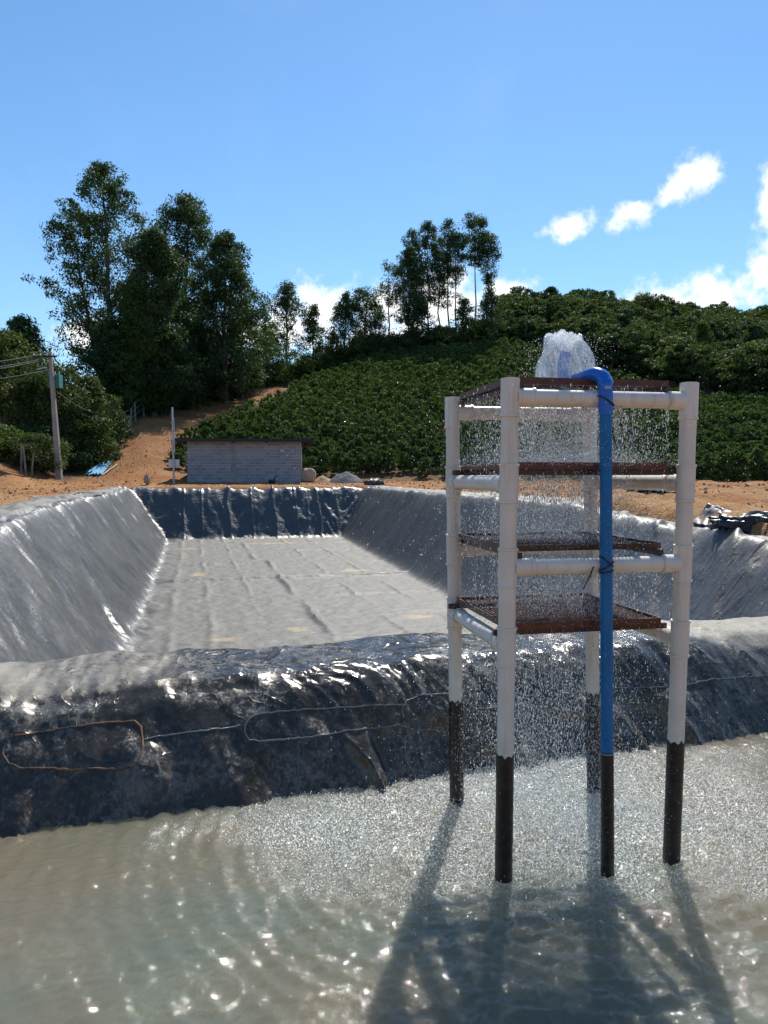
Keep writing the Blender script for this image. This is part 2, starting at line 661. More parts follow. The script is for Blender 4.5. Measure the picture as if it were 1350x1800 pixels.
def terr(x, y):
    x = np.asarray(x, float)
    y = np.asarray(y, float)
    u, v = to_uv(x, y)
    zt, d = table_z(x, y)
    zp = plateau(v) + 0.035 * fbm(x * 0.5, y * 0.5, 3)
    px = 675 + F * x / np.maximum(y, 1.0)
    wb = sstep(np.hypot(x, y), 38.0, 43.0)
    z = zp * (1 - wb) + zt * wb
    z = z + sstep(np.hypot(x, y), 50, 75) * 0.35 * fbm(x * 0.12, y * 0.12, 11)
    z = z + sstep(np.hypot(x, y), 30, 50) * 0.07 * fbm(x * 0.9, y * 0.9, 12)
    # little earth berm at the foot of the right hand slope
    z = z + 0.55 * np.exp(-((d - 37.0) / 1.2) ** 2) * sstep(px, 1010, 1120) * sstep(y, 5, 10) * (1 + 0.5 * fbm(x * 0.7, y * 0.7, 13))
    # sunk below the liner of the big pond
    ul, ur = rim_u(v)
    ins = sstep(u, ul - 0.55, ul - 0.1) * (1 - sstep(u, ur + 0.1, ur + 0.5)) * sstep(v, 6.0, 7.0) * (1 - sstep(v, 42.2, 42.9))
    z = z * (1 - ins) + np.minimum(z, pond_z(u, np.clip(v, 6, 46)) - 0.35) * ins
    # near pond
    vv = v - 0.08 * u
    near = sstep(v, 1.1, 3.2) * (1 - sstep(vv, 5.4, 6.0)) * sstep(u, -8.0, -6.4) * (1 - sstep(u, 11.5, 13.0))
    z = z * (1 - near) + (-1.6) * near
    zb = np.interp(vv, [4.6, 5.0, 5.6, 6.2, 6.9, 7.1, 7.6], [-1.6, -1.4, -0.9, -0.2, 0.1, 0.1, 2.5])
    z = np.where((v > 4.0) & (vv < 7.5) & (u > -7.3) & (u < 12.5), np.minimum(z, zb), z)
    return z


ROAD = [G_ for G_ in ((220, 46), (236, 50), (245, 57), (262, 63), (330, 76), (440, 90), (470, 97))]


def gx(px, d):
    return (px - 675.0) / F * d


ROADXY = np.array([(gx(p, d), d) for p, d in ROAD])


def road_dist(x, y):
    best = np.full(np.shape(x), 1e9)
    for a, b in zip(ROADXY[:-1], ROADXY[1:]):
        ab = b - a
        t = np.clip(((x - a[0]) * ab[0] + (y - a[1]) * ab[1]) / (ab @ ab), 0, 1)
        best = np.minimum(best, np.hypot(x - a[0] - t * ab[0], y - a[1] - t * ab[1]))
    return best


def G(px, d, dz=0.0):
    x = gx(px, d)
    return Vector((x, d, float(terr(np.array([x]), np.array([float(d)]))[0]) + dz))


COFFEE_L = ([55, 57, 65, 75, 85, 95, 110, 122], [250, 264, 345, 425, 492, 530, 580, 660])
COFFEE_T = ([250, 480, 600, 700, 880, 1000, 1100, 1200, 1350, 1600], [66, 99, 109, 118, 122, 112, 102, 93, 83, 80])
COFFEE_B = ([250, 560, 1000, 1080, 1180, 1600], [55.2, 57.5, 57.0, 50.0, 40.5, 40.5])


def in_coffee(px, d):
    return (px > np.interp(d, *COFFEE_L)) & (d < np.interp(px, *COFFEE_T)) & (d > np.interp(px, *COFFEE_B)) & (px < 1620)


def build_terrain():
    ang = np.concatenate([np.linspace(-180, -46, 40, endpoint=False), np.linspace(-46, 46, 200, endpoint=False), np.linspace(46, 180, 41)])
    rad = np.concatenate([[0.01, 0.5, 1.0], np.linspace(1.4, 62, 200), np.geomspace(62.4, 150, 90), np.geomspace(152, 3500, 45)])
    A, R = np.meshgrid(np.radians(ang), rad, indexing='ij')
    X, Y = R * np.sin(A), R * np.cos(A)
    Z = terr(X, Y)
    px = 675 + F * X / np.maximum(Y, 1.0)
    d = np.maximum(Y, 1.0)
    rd = road_dist(X, Y)
    cof = in_coffee(px, d)
    far = sstep(R, 53, 60)
    lit = np.where(cof, 0.85, far * 0.9)
    lit = np.where((px < 205) & (R > 46), np.maximum(lit, sstep(R, 46, 50)), lit)
    roadm = 1 - sstep(rd, 2.2, 4.0)
    lit = lit * (1 - roadm * 0.75)
    gr = far * (1 - roadm) * (~cof) * np.clip(0.45 + 0.8 * fbm(X * 0.08, Y * 0.08, 21), 0, 1)
    gr = np.maximum(gr, sstep(R, 400, 600))
    pale = sstep(fbm(X * 0.22, Y * 0.22, 22) + 0.25, 0.0, 0.5) * (1 - sstep(R, 44, 52)) * 0.9
    bankm = (px < 90) & (R > 37.5)
    pale = np.where(bankm, 0.0, pale)
    pale = np.where((px > 1000) & (Y > 34) & (Y < 42), 0.0, pale)
    V = np.stack([X, Y, Z], -1).reshape(-1, 3)
    soil = np.stack([lit, gr, pale], -1).reshape(-1, 3)
    me = mesh_np('ground', V, grid_quads(len(ang), len(rad)), None, M_TERR, True, {'soil': soil})
    o = obj('ground', me)
    o['kind'] = 'structure'


build_terrain()


# ------------------------------------------------------------------ liner of the empty pond
def build_liner():
    us = np.concatenate([np.arange(-3.85, 10.2, 0.054)])
    vs = [7.32]
    while vs[-1] < 43.4:
        vs.append(vs[-1] + max(0.035, 0.0023 * vs[-1]))
    vs = np.array(vs)
    U, Vv = np.meshgrid(us, vs, indexing='ij')
    Z = pond_z(U, Vv)
    ul, ur = rim_u(Vv)
    br = np.interp(Vv, [9, 20, 40], [6.7, 6.8, 7.75])
    left = sstep(-U, 0.6, 1.5) * (U > ul - 0.2)
    right = sstep(U, br - 0.3, br + 0.4) * (U < ur + 0.2)
    farw = sstep(Vv, 39.8, 40.8) * (1 - np.maximum(left, right))
    floor = (1 - np.maximum(left, right)) * (1 - farw)
    # left wall: creases running down the slope, leaning a little
    s1 = Vv + 0.45 * U + 0.9 * fbm(U * 0.4, Vv * 0.3, 31)
    cr = ridged(s1 * 0.62, U * 0.34, 32, 3) - 1.2
    cr2 = ridged(s1 * 3.1, U * 0.5, 35, 2) - 1.0
    big = fbm(Vv * 0.5, U * 0.5, 37, 3)
    wl = 0.10 * np.sign(cr) * np.abs(cr) ** 1.2 + 0.020 * cr2 + 0.06 * big
    toe = np.exp(-((U + 1.2) / 0.55) ** 2)
    wl = wl + toe * 0.055 * (ridged(Vv * 0.55 + 0.6 * U, U * 1.3, 38, 3) - 1.1) * sstep(30 - Vv, 0, 12)
    # right wall: finer diagonal creases, some broad buckles near the camera
    s2 = Vv * 0.9 - 0.9 * U + 0.4 * fbm(U * 0.4, Vv * 0.4, 41)
    wr = 0.014 * (ridged(s2 * 1.6, (U + Vv * 0.3) * 0.35, 42, 3) - 1.2) + 0.05 * fbm(Vv * 0.45, U * 0.8, 43, 3)
    nearR = 1 - sstep(Vv, 12, 18)
    fold = np.exp(-((Vv - 10.9 - (8.7 - U) * -0.75) / 0.10) ** 2) + 0.8 * np.exp(-((Vv - 13.1 - (8.7 - U) * -0.6) / 0.13) ** 2)
    wr = wr + nearR * (0.07 * (ridged(s2 * 0.7, U * 0.3, 44, 2) - 1.0) + 0.08 * fold)
    # far wall: vertical pleats
    jit = U + 0.10 * fbm(Vv * 0.6, U * 0.3, 51) + 0.38 * fbm(U * 0.7, U * 0.1 + 4, 57)
    ph = np.abs(((jit * 0.82) % 1.0) - 0.5)
    pleat = np.exp(-(ph / 0.035) ** 2)
    wf = 0.13 * pleat * (0.4 + 0.6 * np.abs(np.sin(np.floor(jit * 0.82) * 2.4))) + 0.085 * (ridged(U * 0.8 + 0.5 * Vv, Vv * 0.8 - 0.4 * U, 52, 3) - 1.1) + 0.07 * sstep(U, 4, 8) * (ridged(U * 2.0 + Vv, Vv * 1.2 - U, 53, 2) - 1)
    # corners bunch up
    corner = np.exp(-(((U + 2.3) / 1.1) ** 2 + ((Vv - 41.0) / 1.5) ** 2))
    wl = wl + corner * 0.07 * (ridged(U * 1.7 + Vv, Vv * 1.6 - U, 55, 3) - 1.0)
    cornR = np.exp(-(((U - 8.5) / 1.0) ** 2 + ((Vv - 41.0) / 1.5) ** 2))
    wr = wr + cornR * 0.12 * (ridged(U * 1.5 - Vv, Vv * 1.3, 56, 3) - 1.0)
    # floor: weld seams and slack ridges, finely crinkled by the ground below
    wob = 0.08 * fbm(U * 0.5, Vv * 0.5, 61)
    fl = 0.014 * fbm(U * 2.2, Vv * 2.2, 62, 4) + 0.007 * ridged(U * 3.5, Vv * 1.8, 63, 2)
    for (uc, a, wd, v0, v1) in ((2.75, 0.085, 0.085, 8, 30), (2.35, 0.05, 0.09, 30, 41), (0.35, 0.03, 0.07, 9, 40), (1.5, 0.028, 0.06, 18, 41), (4.4, 0.03, 0.07, 14, 41), (5.7, 0.03, 0.07, 12, 40), (-0.5, 0.03, 0.09, 10, 40)):
        gate = sstep(Vv, v0, v0 + 1) * (1 - sstep(Vv, v1 - 1, v1)) * (0.55 + 0.45 * np.sin(Vv * 1.1 + uc * 5))
        fl = fl + a * gate * np.exp(-((U - uc - wob) / wd) ** 2)
    for (vc, a, wd, sl) in ((12.2, 0.04, 0.10, 0.10), (15.2, 0.045, 0.09, -0.05), (17.5, 0.06, 0.10, 0.11), (20.8, 0.05, 0.12, 0.03), (24.6, 0.10, 0.14, 0.02), (28.8, 0.05, 0.13, -0.05), (33.5, 0.06, 0.16, 0.04), (37.2, 0.06, 0.18, 0.0), (39.4, 0.09, 0.2, 0.01)):
        gate = 0.5 + 0.5 * np.clip(1.6 * fbm(U * 0.35, Vv * 0.2 + vc, 64), -1, 1)
        fl = fl + a * gate * np.exp(-((Vv - vc - sl * (U - 3) - 0.8 * wob) / wd) ** 2)
    disp = left * wl + right * wr + farw * wf + floor * fl
    # slack lip lying crumpled on the ground outside the rim
    lipL = 1 - sstep(U, ul - 0.5, ul - 0.15)
    disp = disp + lipL * (0.03 + 0.10 * np.clip(ridged(U * 1.1, Vv * 0.62, 71, 3) - 0.85, -0.3, 0.9) * sstep(Vv, 8, 10))
    lipR = sstep(U, ur + 0.25, ur + 0.5)
    disp = disp + lipR * (0.03 + 0.07 * np.clip(ridged(U * 0.9, Vv * 0.33, 72, 2) - 0.75, -0.25, 0.9) * (0.35 + 0.65 * (1 - sstep(Vv, 11, 18))))
    crest = np.exp(-((U - ur) / 0.35) ** 2)
    disp = disp + crest * 0.05 * fbm(Vv * 1.1, U, 73) + crest * nearR * 0.05 * (ridged(Vv * 0.75, U * 0.6, 74, 2) - 0.9)
    crestF = np.exp(-((Vv - 42.5) / 0.35) ** 2)
    disp = disp + crestF * 0.12 * (ridged(U * 0.7, Vv * 0.5, 75, 2) - 0.9)
    Z = Z + disp
    X, Y = to_xy(U, Vv)
    # dust settles on the flat floor, less on the walls; muddy runoff stains on the floor
    dust = 0.10 + 0.72 * floor + 0.10 * left + 0.30 * np.maximum(lipL, 0) + 0.35 * crest
    dust = dust * (1 - 0.75 * farw)
    mud = np.zeros_like(U)
    for (px, py, su, sv) in ((527, 1106, 0.28, 0.35), (620, 1003, 0.5, 0.6), (570, 1012, 0.35, 0.5), (350, 1010, 0.3, 0.6), (390, 1125, 0.4, 0.3), (740, 1085, 0.4, 0.4), (480, 955, 1.6, 0.5), (330, 965, 0.6, 0.5)):
        p = PZ(px, py, -0.9)
        u0, v0 = to_uv(p.x, p.y)
        mud = np.maximum(mud, np.exp(-((U - u0) / su) ** 2 - ((Vv - v0) / sv) ** 2))
    mud = sstep(mud + 0.35 * fbm(U * 1.6, Vv * 1.6, 81), 0.35, 1.0) * 0.75 * floor
    V = np.stack([X, Y, Z], -1).reshape(-1, 3)
    me = mesh_np('empty_pond_liner', V, grid_quads(len(us), len(vs)), None, M_LINER, True, {'dust': np.clip(dust, 0, 1).ravel(), 'mud': mud.ravel(), 'puv': np.stack([U, Vv, 0 * U], -1).reshape(-1, 3)})
    o = obj('pond_liner', me)
    tag(o, 'dusty grey plastic liner of the large empty pond, creased along its sloping walls', 'pond liner')


build_liner()


# ------------------------------------------------------------------ dividing bank under wet black liner
def bank_base(u, s):
    """cross-section: s 0..1 from under water over the crest to the back"""
    vw = 5.56 + 0.08 * u
    vc = 7.27 + 0.04 * u
    off = np.array([-0.62, 0.0, 0.30, 0.58, 0.80])
    zz = np.array([-0.75, -0.02, 0.36, 0.66, 0.775])
    S = np.array([0.0, 0.26, 0.42, 0.56, 0.66, 0.86, 0.93, 1.0])
    v = np.stack([vw + off[0], vw + off[1], vw + off[2], vw + off[3], vw + off[4], vc - 0.05, vc + 0.16, vc + 0.55], -1)
    z = np.broadcast_to(np.array([zz[0], zz[1], zz[2], zz[3], zz[4], 0.81, 0.70, 0.20]), v.shape)
    j = np.clip(np.searchsorted(S, s, side='right') - 1, 0, len(S) - 2)
    f = (s - S[j]) / (S[j + 1] - S[j])
    f = np.clip(f, 0, 1)
    take = lambda A, jj: np.take_along_axis(A, jj[..., None], -1)[..., 0]
    # smooth by averaging the piecewise profile over a small window
    return take(v, j) * (1 - f) + take(v, j + 1) * f, take(z, j) * (1 - f) + take(z, j + 1) * f


def build_bank():
    us = np.concatenate([np.arange(-7.5, -2.4, 0.06), np.arange(-2.4, 7.4, 0.0155), np.arange(7.4, 13, 0.07)])
    ss = np.linspace(0, 1, 170)
    U, S = np.meshgrid(us, ss, indexing='ij')
    v = 0
    z = 0
    for k in (-0.024, -0.012, 0, 0.012, 0.024):
        a, b = bank_base(U, np.clip(S + k, 0, 1))
        v = v + a / 5
        z = z + b / 5
    face = sstep(S, 0.1, 0.2) * (1 - sstep(S, 0.58, 0.70))
    crest = sstep(S, 0.56, 0.68) * (1 - sstep(S, 0.9, 1.0))
    # normal (v,z) of the face
    dv = np.gradient(v, axis=1)
    dz = np.gradient(z, axis=1)
    ln = np.hypot(dv, dz) + 1e-9
    nv, nz = -dz / ln, dv / ln
    h = 1.45 * S
    leftm = 1 - sstep(U, -0.6, 0.6)
    midm = sstep(U, 0.0, 1.2) * (1 - sstep(U, 4.2, 5.2))
    d = 0.038 * fbm(U * 0.75, h * 0.9, 91, 3)
    d = d + 0.022 * fbm(U * 2.6, h * 2.6, 94, 3) * (0.5 + 0.9 * leftm)
    # stones pushing through on the left
    d = d + leftm * face * 0.07 * np.clip(fbm(U * 2.0, h * 2.6, 97, 2), 0, 1)
    # slack folds running down to the right
    q = U - 0.9 * (1 - h) + 0.25 * fbm(U * 0.8, h * 0.8, 99)
    folds = ridged(q * 1.0, h * 0.55 + U * 0.15, 100, 2) - 0.9
    d = d + face * (0.026 + 0.135 * midm * (1 - sstep(S, 0.38, 0.46))) * folds
    d = d + face * 0.02 * (ridged(q * 3.0, h * 0.9, 103, 2) - 0.9) * (0.4 + midm)
    # scalloped front edge of the crest
    edge = np.exp(-((S - 0.63) / 0.06) ** 2)
    d = d + edge * 0.018 * (ridged(U * 1.15, h * 0.7, 106, 2) - 0.85)
    d = d + crest * 0.012 * fbm(U * 3.5, h * 3.5, 108, 3)
    z = z + nz * d
    v = v + nv * d
    X, Y = to_xy(U, v)
    wet = sstep(U + 0.5 * fbm(U * 1.2, h * 2, 111), -0.6, 0.5) * (1 - sstep(U + 0.6 * fbm(U, h * 2, 112), 4.4, 5.4))
    wet = np.maximum(wet, face * (0.72 * (1 - sstep(U, 4.5, 6.0)) + 0.25))
    crestd = sstep(S, 0.63, 0.74) * (1 - sstep(S, 0.9, 1.0))
    dust = crestd * (1 - sstep(U + 0.7 * fbm(U * 1.1, h * 2.4, 113), -1.7, -0.5)) + crest * sstep(U + 0.5 * fbm(U, h * 2, 114), 4.3, 5.0)
    dust = dust + face * 0.45 * sstep(U, 4.2, 5.6) * sstep(S, 0.25, 0.6) + face * sstep(S, 0.45, 0.62) * (1 - sstep(U, -1.2, -0.2)) * 0.28
    rust = 0.8 * (1 - sstep(U, -1.2, -0.55)) * (1 - sstep(S, 0.28, 0.36)) * sstep(fbm(U * 1.3, h * 1.7, 115), -0.05, 0.5)
    V = np.stack([X, Y, z], -1).reshape(-1, 3)
    Q = grid_quads(len(us), len(ss))
    me = mesh_np('dividing_bank', V, Q, None, M_BANK, True, {'wet': np.clip(wet, 0, 1).ravel(), 'dust': np.clip(dust, 0, 1).ravel(), 'rust': np.clip(rust, 0, 1).ravel()})
    o = obj('dividing_bank', me)
    tag(o, 'low bank between the two ponds wrapped in wet shiny black liner', 'bank')
    sel = Q[(V[Q[:, 0], 1] > 3) & (V[Q[:, 0], 0] > -4) & (V[Q[:, 0], 0] < 6)]
    bvh = BVHTree.FromPolygons([tuple(p) for p in V.tolist()], sel.tolist())
    m, N = mat('weld_bead')
    out(N, principled(N, (0.16, 0.155, 0.145), 0.2, N.bump(N.noise(N.coord('Object'), 90.0, 3.0), 0.6, 0.006)))
    mr, N = mat('muddy_weld_bead')
    out(N, principled(N, N.mix(N.ramp(N.noise(N.coord('Object'), 9.0), 0.4, 0.6), (0.30, 0.15, 0.06), (0.07, 0.06, 0.055)), 0.5))
    LINES = [
        ([(27, 1294), (60, 1289), (100, 1283), (150, 1275), (200, 1269), (235, 1268), (248, 1277), (252, 1300), (248, 1325), (236, 1343), (215, 1352), (170, 1351), (120, 1352), (70, 1351), (35, 1350), (14, 1342), (5, 1326), (8, 1312), (15, 1300)], mr, 0.0075),
        ([(253, 1300), (290, 1293), (330, 1287), (380, 1282), (432, 1275)], m, 0.0065),
        ([(720, 1240), (700, 1240), (660, 1240), (620, 1243), (580, 1245), (540, 1248), (500, 1250), (460, 1255), (440, 1262), (432, 1275), (430, 1290), (438, 1301), (465, 1304), (500, 1300), (540, 1297), (580, 1291), (620, 1284), (660, 1280), (700, 1274), (716, 1279), (726, 1286), (750, 1283), (775, 1284), (795, 1292)], m, 0.0075),
        ([(708, 1262), (706, 1245), (716, 1232), (735, 1223), (765, 1220), (800, 1219), (835, 1247), (880, 1243), (905, 1240)], m, 0.0075),
        ([(726, 1286), (712, 1296), (711, 1315), (718, 1340), (728, 1362), (736, 1378)], m, 0.0065),
        ([(524, 1302), (526, 1330), (525, 1360), (529, 1390)], m, 0.005),
        ([(1050, 1210), (1100, 1209), (1150, 1208), (1205, 1205), (1250, 1195), (1300, 1191), (1350, 1188), (1400, 1183)], m, 0.0065),
    ]
    cam0 = Vector((0, 0, CAMZ))
    for pts, mm, r in LINES:
        P3 = []
        for a, b in zip(pts[:-1], pts[1:]):
            n = max(1, int(math.hypot(b[0] - a[0], b[1] - a[1]) / 8))
            for k in range(n):
                t = k / n
                jx = random.uniform(-1.2, 1.2)
                dd = px_dir(a[0] + (b[0] - a[0]) * t + jx, a[1] + (b[1] - a[1]) * t + random.uniform(-1.2, 1.2)).normalized()
                hit, nrm, _, _ = bvh.ray_cast(cam0, dd)
                if hit is not None:
                    if nrm.dot(dd) > 0:
                        nrm = -nrm
                    P3.append(hit + nrm * r * 0.35)
        if len(P3) > 3:
            mb = MB()
            mb.tube(P3, [r * random.uniform(0.75, 1.25) for _ in P3], 6)
            mb.build('weld_seam', mm, o, True)


build_bank()

# ------------------------------------------------------------------ water of the near pond
TOWER_C = Vector((1.17, 5.25, 0))


def splash_field(x, y):
    e = np.hypot((x - 1.2) / 2.6, np.where(y < 5.35, (y - 5.35) / 1.15, (y - 5.35) / 1.9))
    return 1 - sstep(e + 0.22 * fbm(x * 1.3, y * 1.3, 121, 3), 0.55, 1.1)


def build_water():
    us = np.concatenate([np.arange(-8.2, -3.0, 0.12), np.arange(-3.0, 5.9, 0.0195), np.arange(5.9, 13.2, 0.12)])
    vs = np.concatenate([np.arange(1.0, 2.5, 0.1), np.arange(2.5, 6.35, 0.0155)])
    U, Vv = np.meshgrid(us, vs, indexing='ij')
    X, Y = to_xy(U, Vv)
    sp = splash_field(X, Y)
    r = np.hypot(X - TOWER_C.x, Y - TOWER_C.y)
    calm = np.clip(1 - r / 5.0, 0.15, 1)
    z = 0.011 * calm * np.sin(r * 42 + 2.5 * fbm(X * 1.3, Y * 1.3, 131)) * sstep(r, 0.5, 1.0)
    z = z + 0.006 * fbm(X * 3.2, Y * 4.5, 132, 3) + 0.013 * fbm(X * 13, Y * 22, 135, 3) * (0.35 + 0.8 * calm)
    z = z + sp * 0.018 * fbm(X * 17, Y * 17, 138, 3)
    rg = np.random.default_rng(5)
    for k in range(420):
        a, rr = rg.uniform(0, 2 * math.pi), abs(rg.normal(0, 1.7)) + 0.5
        cx, cy = TOWER_C.x + rr * math.cos(a) - 0.3, TOWER_C.y + rr * math.sin(a) - 0.5
        R0 = rg.uniform(0.03, 0.17)
        uu, vv = to_uv(cx, cy)
        i0, i1 = np.searchsorted(us, [uu - R0 - 0.08, uu + R0 + 0.08])
        j0, j1 = np.searchsorted(vs, [vv - R0 - 0.08, vv + R0 + 0.08])
        if i1 - i0 < 3 or j1 - j0 < 3:
            continue
        q = np.hypot(X[i0:i1, j0:j1] - cx, Y[i0:i1, j0:j1] - cy)
        z[i0:i1, j0:j1] += rg.uniform(0.005, 0.011) * np.cos((q - R0) * 130) * np.exp(-((q - R0) / 0.026) ** 2)
    V = np.stack([X, Y, z], -1).reshape(-1, 3)
    o = obj('water', mesh_np('water', V, grid_quads(len(us), len(vs)), None, M_WATER, True, {'splash': sp.ravel()}))
    o['kind'] = 'structure'


build_water()
# ------------------------------------------------------------------ vegetation
def leaf_material(name, dark, light, trans=0.3, rough=0.65, warm=None):
    m, N = mat(name)
    t = N.attr('tint').outputs['Fac']
    base = N.mix(t, dark, light)
    oi = N.n('ShaderNodeObjectInfo')
    base = N.mix(N.math('MULTIPLY', oi.outputs['Random'], 0.35), base, N.mix(0.5, base, warm or (light[0] * 1.5, light[1] * 1.15, light[2] * 0.6)))
    p = principled(N, base, rough, None, Specular_IOR_Level=0.22)
    tr = N.n('ShaderNodeBsdfTranslucent')
    N.l(N.mix(0.5, base, (light[0] * 1.4, light[1] * 1.7, light[2] * 0.5)), tr.inputs['Color'])
    mx = N.n('ShaderNodeMixShader')
    mx.inputs[0].default_value = trans
    N.l(p, mx.inputs[1])
    N.l(tr.outputs[0], mx.inputs[2])
    out(N, mx.outputs[0])
    return m


M_EUC = leaf_material('eucalyptus_leaves', (0.024, 0.049, 0.020), (0.074, 0.114, 0.045), 0.28)
M_EUCY = leaf_material('young_eucalyptus_leaves', (0.035, 0.065, 0.014), (0.105, 0.150, 0.030), 0.32)
M_COF = leaf_material('coffee_leaves', (0.026, 0.056, 0.016), (0.100, 0.146, 0.042), 0.28, 0.75)
M_FOR = leaf_material('forest_leaves', (0.026, 0.050, 0.016), (0.105, 0.140, 0.038), 0.30)
M_OLIVE = leaf_material('olive_leaves', (0.030, 0.050, 0.014), (0.098, 0.128, 0.036), 0.28)
M_DARKL = leaf_material('dark_leaves', (0.022, 0.046, 0.018), (0.068, 0.108, 0.036), 0.30)
M_BARK = simple_mat('bark', (0.19, 0.15, 0.115), 0.9, 0.3, 3.0, 0.5, 18.0)
M_BARKP = simple_mat('pale_bark', (0.30, 0.25, 0.20), 0.85, 0.3, 2.0, 0.4, 14.0)


def leaves(C, L, Wd, rng, droop=0.0, outd=None, bias=1.0):
    """diamond leaf faces centred at C, turned mostly outward along outd"""
    n = len(C)
    nn = rng.normal(size=(n, 3))
    nn /= np.linalg.norm(nn, axis=1)[:, None]
    if outd is not None:
        nn = nn + outd * bias
        nn /= np.linalg.norm(nn, axis=1)[:, None] + 1e-9
    a = rng.normal(size=(n, 3))
    a[:, 2] -= droop
    a -= nn * np.sum(a * nn, 1)[:, None]
    a /= np.linalg.norm(a, axis=1)[:, None] + 1e-9
    b = np.cross(nn, a)
    s = rng.uniform(0.7, 1.3, (n, 1))
    a = a * L * s / 2
    b = b * Wd * s / 2
    V = np.stack([C - a, C + b - a * 0.15, C + a, C - b - a * 0.15], 1).reshape(-1, 3)
    Q = np.arange(n * 4).reshape(n, 4)
    return V, Q


def crown(rng, z0, z1, rfun, n, cr, per, L, Wd, droop=0.4, inner=0.45, flat=0.75, lean=(0, 0), holes=0.0, lob=1.0):
    t = np.sort(rng.beta(1.25, 1.15, n))
    ang = rng.uniform(0, 2 * math.pi, n)
    lump = 1 + lob * (0.34 * np.sin(ang * 3 + t * 9 + rng.uniform(0, 6)) + 0.26 * np.sin(ang * 2 - t * 21 + rng.uniform(0, 6)))
    rr = np.array([rfun(x) for x in t]) * lump * (inner + (1 - inner) * np.sqrt(rng.random(n)))
    C = np.stack([rr * np.cos(ang) + lean[0] * t, rr * np.sin(ang) + lean[1] * t, z0 + (z1 - z0) * t], 1)
    if holes > 0:
        keep = perlin(ang * 1.6 + 5, C[:, 2] * 0.35, int(rng.integers(0, 900))) > -0.6 + holes
        C = C[keep]
    k = len(C)
    rs = cr * rng.uniform(0.65, 1.35, k) * (0.65 + 0.35 * np.array([rfun(x) for x in (C[:, 2] - z0) / (z1 - z0)]) / max(rfun(0.4), 1e-3))
    dirs = rng.normal(size=(k, per, 3))
    dirs /= np.linalg.norm(dirs, axis=2)[:, :, None]
    rad = rng.random((k, per, 1)) ** 0.45
    off = dirs * rad * rs[:, None, None] * np.array([1, 1, flat])
    pts = (C[:, None, :] + off).reshape(-1, 3)
    tint = np.clip(np.repeat(rng.normal(0.42, 0.2, k), per) + rng.normal(0, 0.16, k * per), 0, 1)
    od = dirs.reshape(-1, 3) * 0.7
    cdir = C * np.array([1, 1, 0]) / (np.linalg.norm(C[:, :2], axis=1)[:, None] + 1e-6)
    od = od + np.repeat(cdir, per, 0) * 0.6 + np.array([0, 0, 0.35])
    od /= np.linalg.norm(od, axis=1)[:, None] + 1e-9
    V, Q = leaves(pts, L, Wd, rng, droop, od, 1.1)
    return V, Q, np.repeat(tint, 4), C


def trunk_mesh(rng, H, r0, mat_, C=None, nl=0, lean=(0, 0), top=0.95, wob=0.15):
    mb = MB()
    pts, rad = [], []
    wx, wy = rng.normal(0, wob, 7), rng.normal(0, wob, 7)
    for i in range(7):
        t = i / 6 * top
        pts.append(Vector((lean[0] * t + wx[i] * (i > 0), lean[1] * t + wy[i] * (i > 0), H * t - (0.5 if i == 0 else 0))))
        rad.append(r0 * (1 - 0.86 * t / top) * (1.25 if i == 0 else 1))
    mb.tube(pts, rad, 7, False)
    if C is not None and nl:
        idx = rng.choice(len(C), min(nl, len(C)), replace=False)
        for i in idx:
            e = Vector(C[i])
            hz = max(e.z - (0.35 + 0.5 * rng.random()) * (abs(e.x) + abs(e.y)) - 0.3, H * 0.12)
            t = min(hz / H, top)
            k = t / top * 6
            a = int(min(k, 5))
            s = pts[a].lerp(pts[a + 1], k - a)
            r = max(0.03, r0 * (1 - 0.86 * t / top) * 0.42)
            mid = s.lerp(e, 0.5) + Vector((0, 0, 0.08 * (e - s).length))
            mb.tube([s, mid, e], [r, r * 0.6, r * 0.18], 5, False)
    return mb.mesh('trunk', mat_, True)


def make_tree(name, label, base, H, rw, crown_from, prof, leafm, barkm, n, cr, per, seed, L=0.38, Wd=0.125, nl=14, lean=(0, 0), group=None, r0=None, inner=0.45, holes=0.0, rz=0.0, cat='tree', flat=0.75):
    rng = np.random.default_rng(seed)
    z0 = H * crown_from
    V, Q, tint, C = crown(rng, z0, H, lambda t: rw * prof(t), n, cr, per, L, Wd, 0.5, inner, flat, lean, holes)
    root = thing(name, label, cat, base, rz, group)
    obj('crown', mesh_np('crown', V, Q, None, leafm, False, {'tint': tint}), root)
    obj('trunk', trunk_mesh(rng, H, r0 or H * 0.013 + 0.06, barkm, C, nl, lean), root)
    return root


pf_col = lambda t: (min(1, t * 5 + 0.45)) * (1 - t ** 2.2) ** 0.75 + 0.10            # tall oval
pf_cone = lambda t: (min(1, t * 8 + 0.5)) * (1 - t) ** 0.8 + 0.06                     # cone
pf_top = lambda t: math.sin(math.pi * min(1, max(0, 0.10 + 0.80 * t))) ** 0.7 * (0.55 + 0.45 * t)  # heavier on top
pf_round = lambda t: math.sqrt(max(0, 1 - (2 * t - 0.85) ** 2 / 1.35)) + 0.05


def tree_px(name, label, px, ytop, d, hw, cf, prof, leafm, barkm, n, cr, per, seed, basepx=None, **kw):
    """tree whose top shows at (px, ytop), standing d metres ahead, half crown width hw photo pixels"""
    b = G(basepx if basepx is not None else px, d)
    top = P(px, ytop, d)
    H = top.z - b.z
    lean = (top.x - b.x, 0)
    return make_tree(name, label, b, H, hw / F * d, cf, prof, leafm, barkm, n, cr, per, seed, lean=lean, **kw)


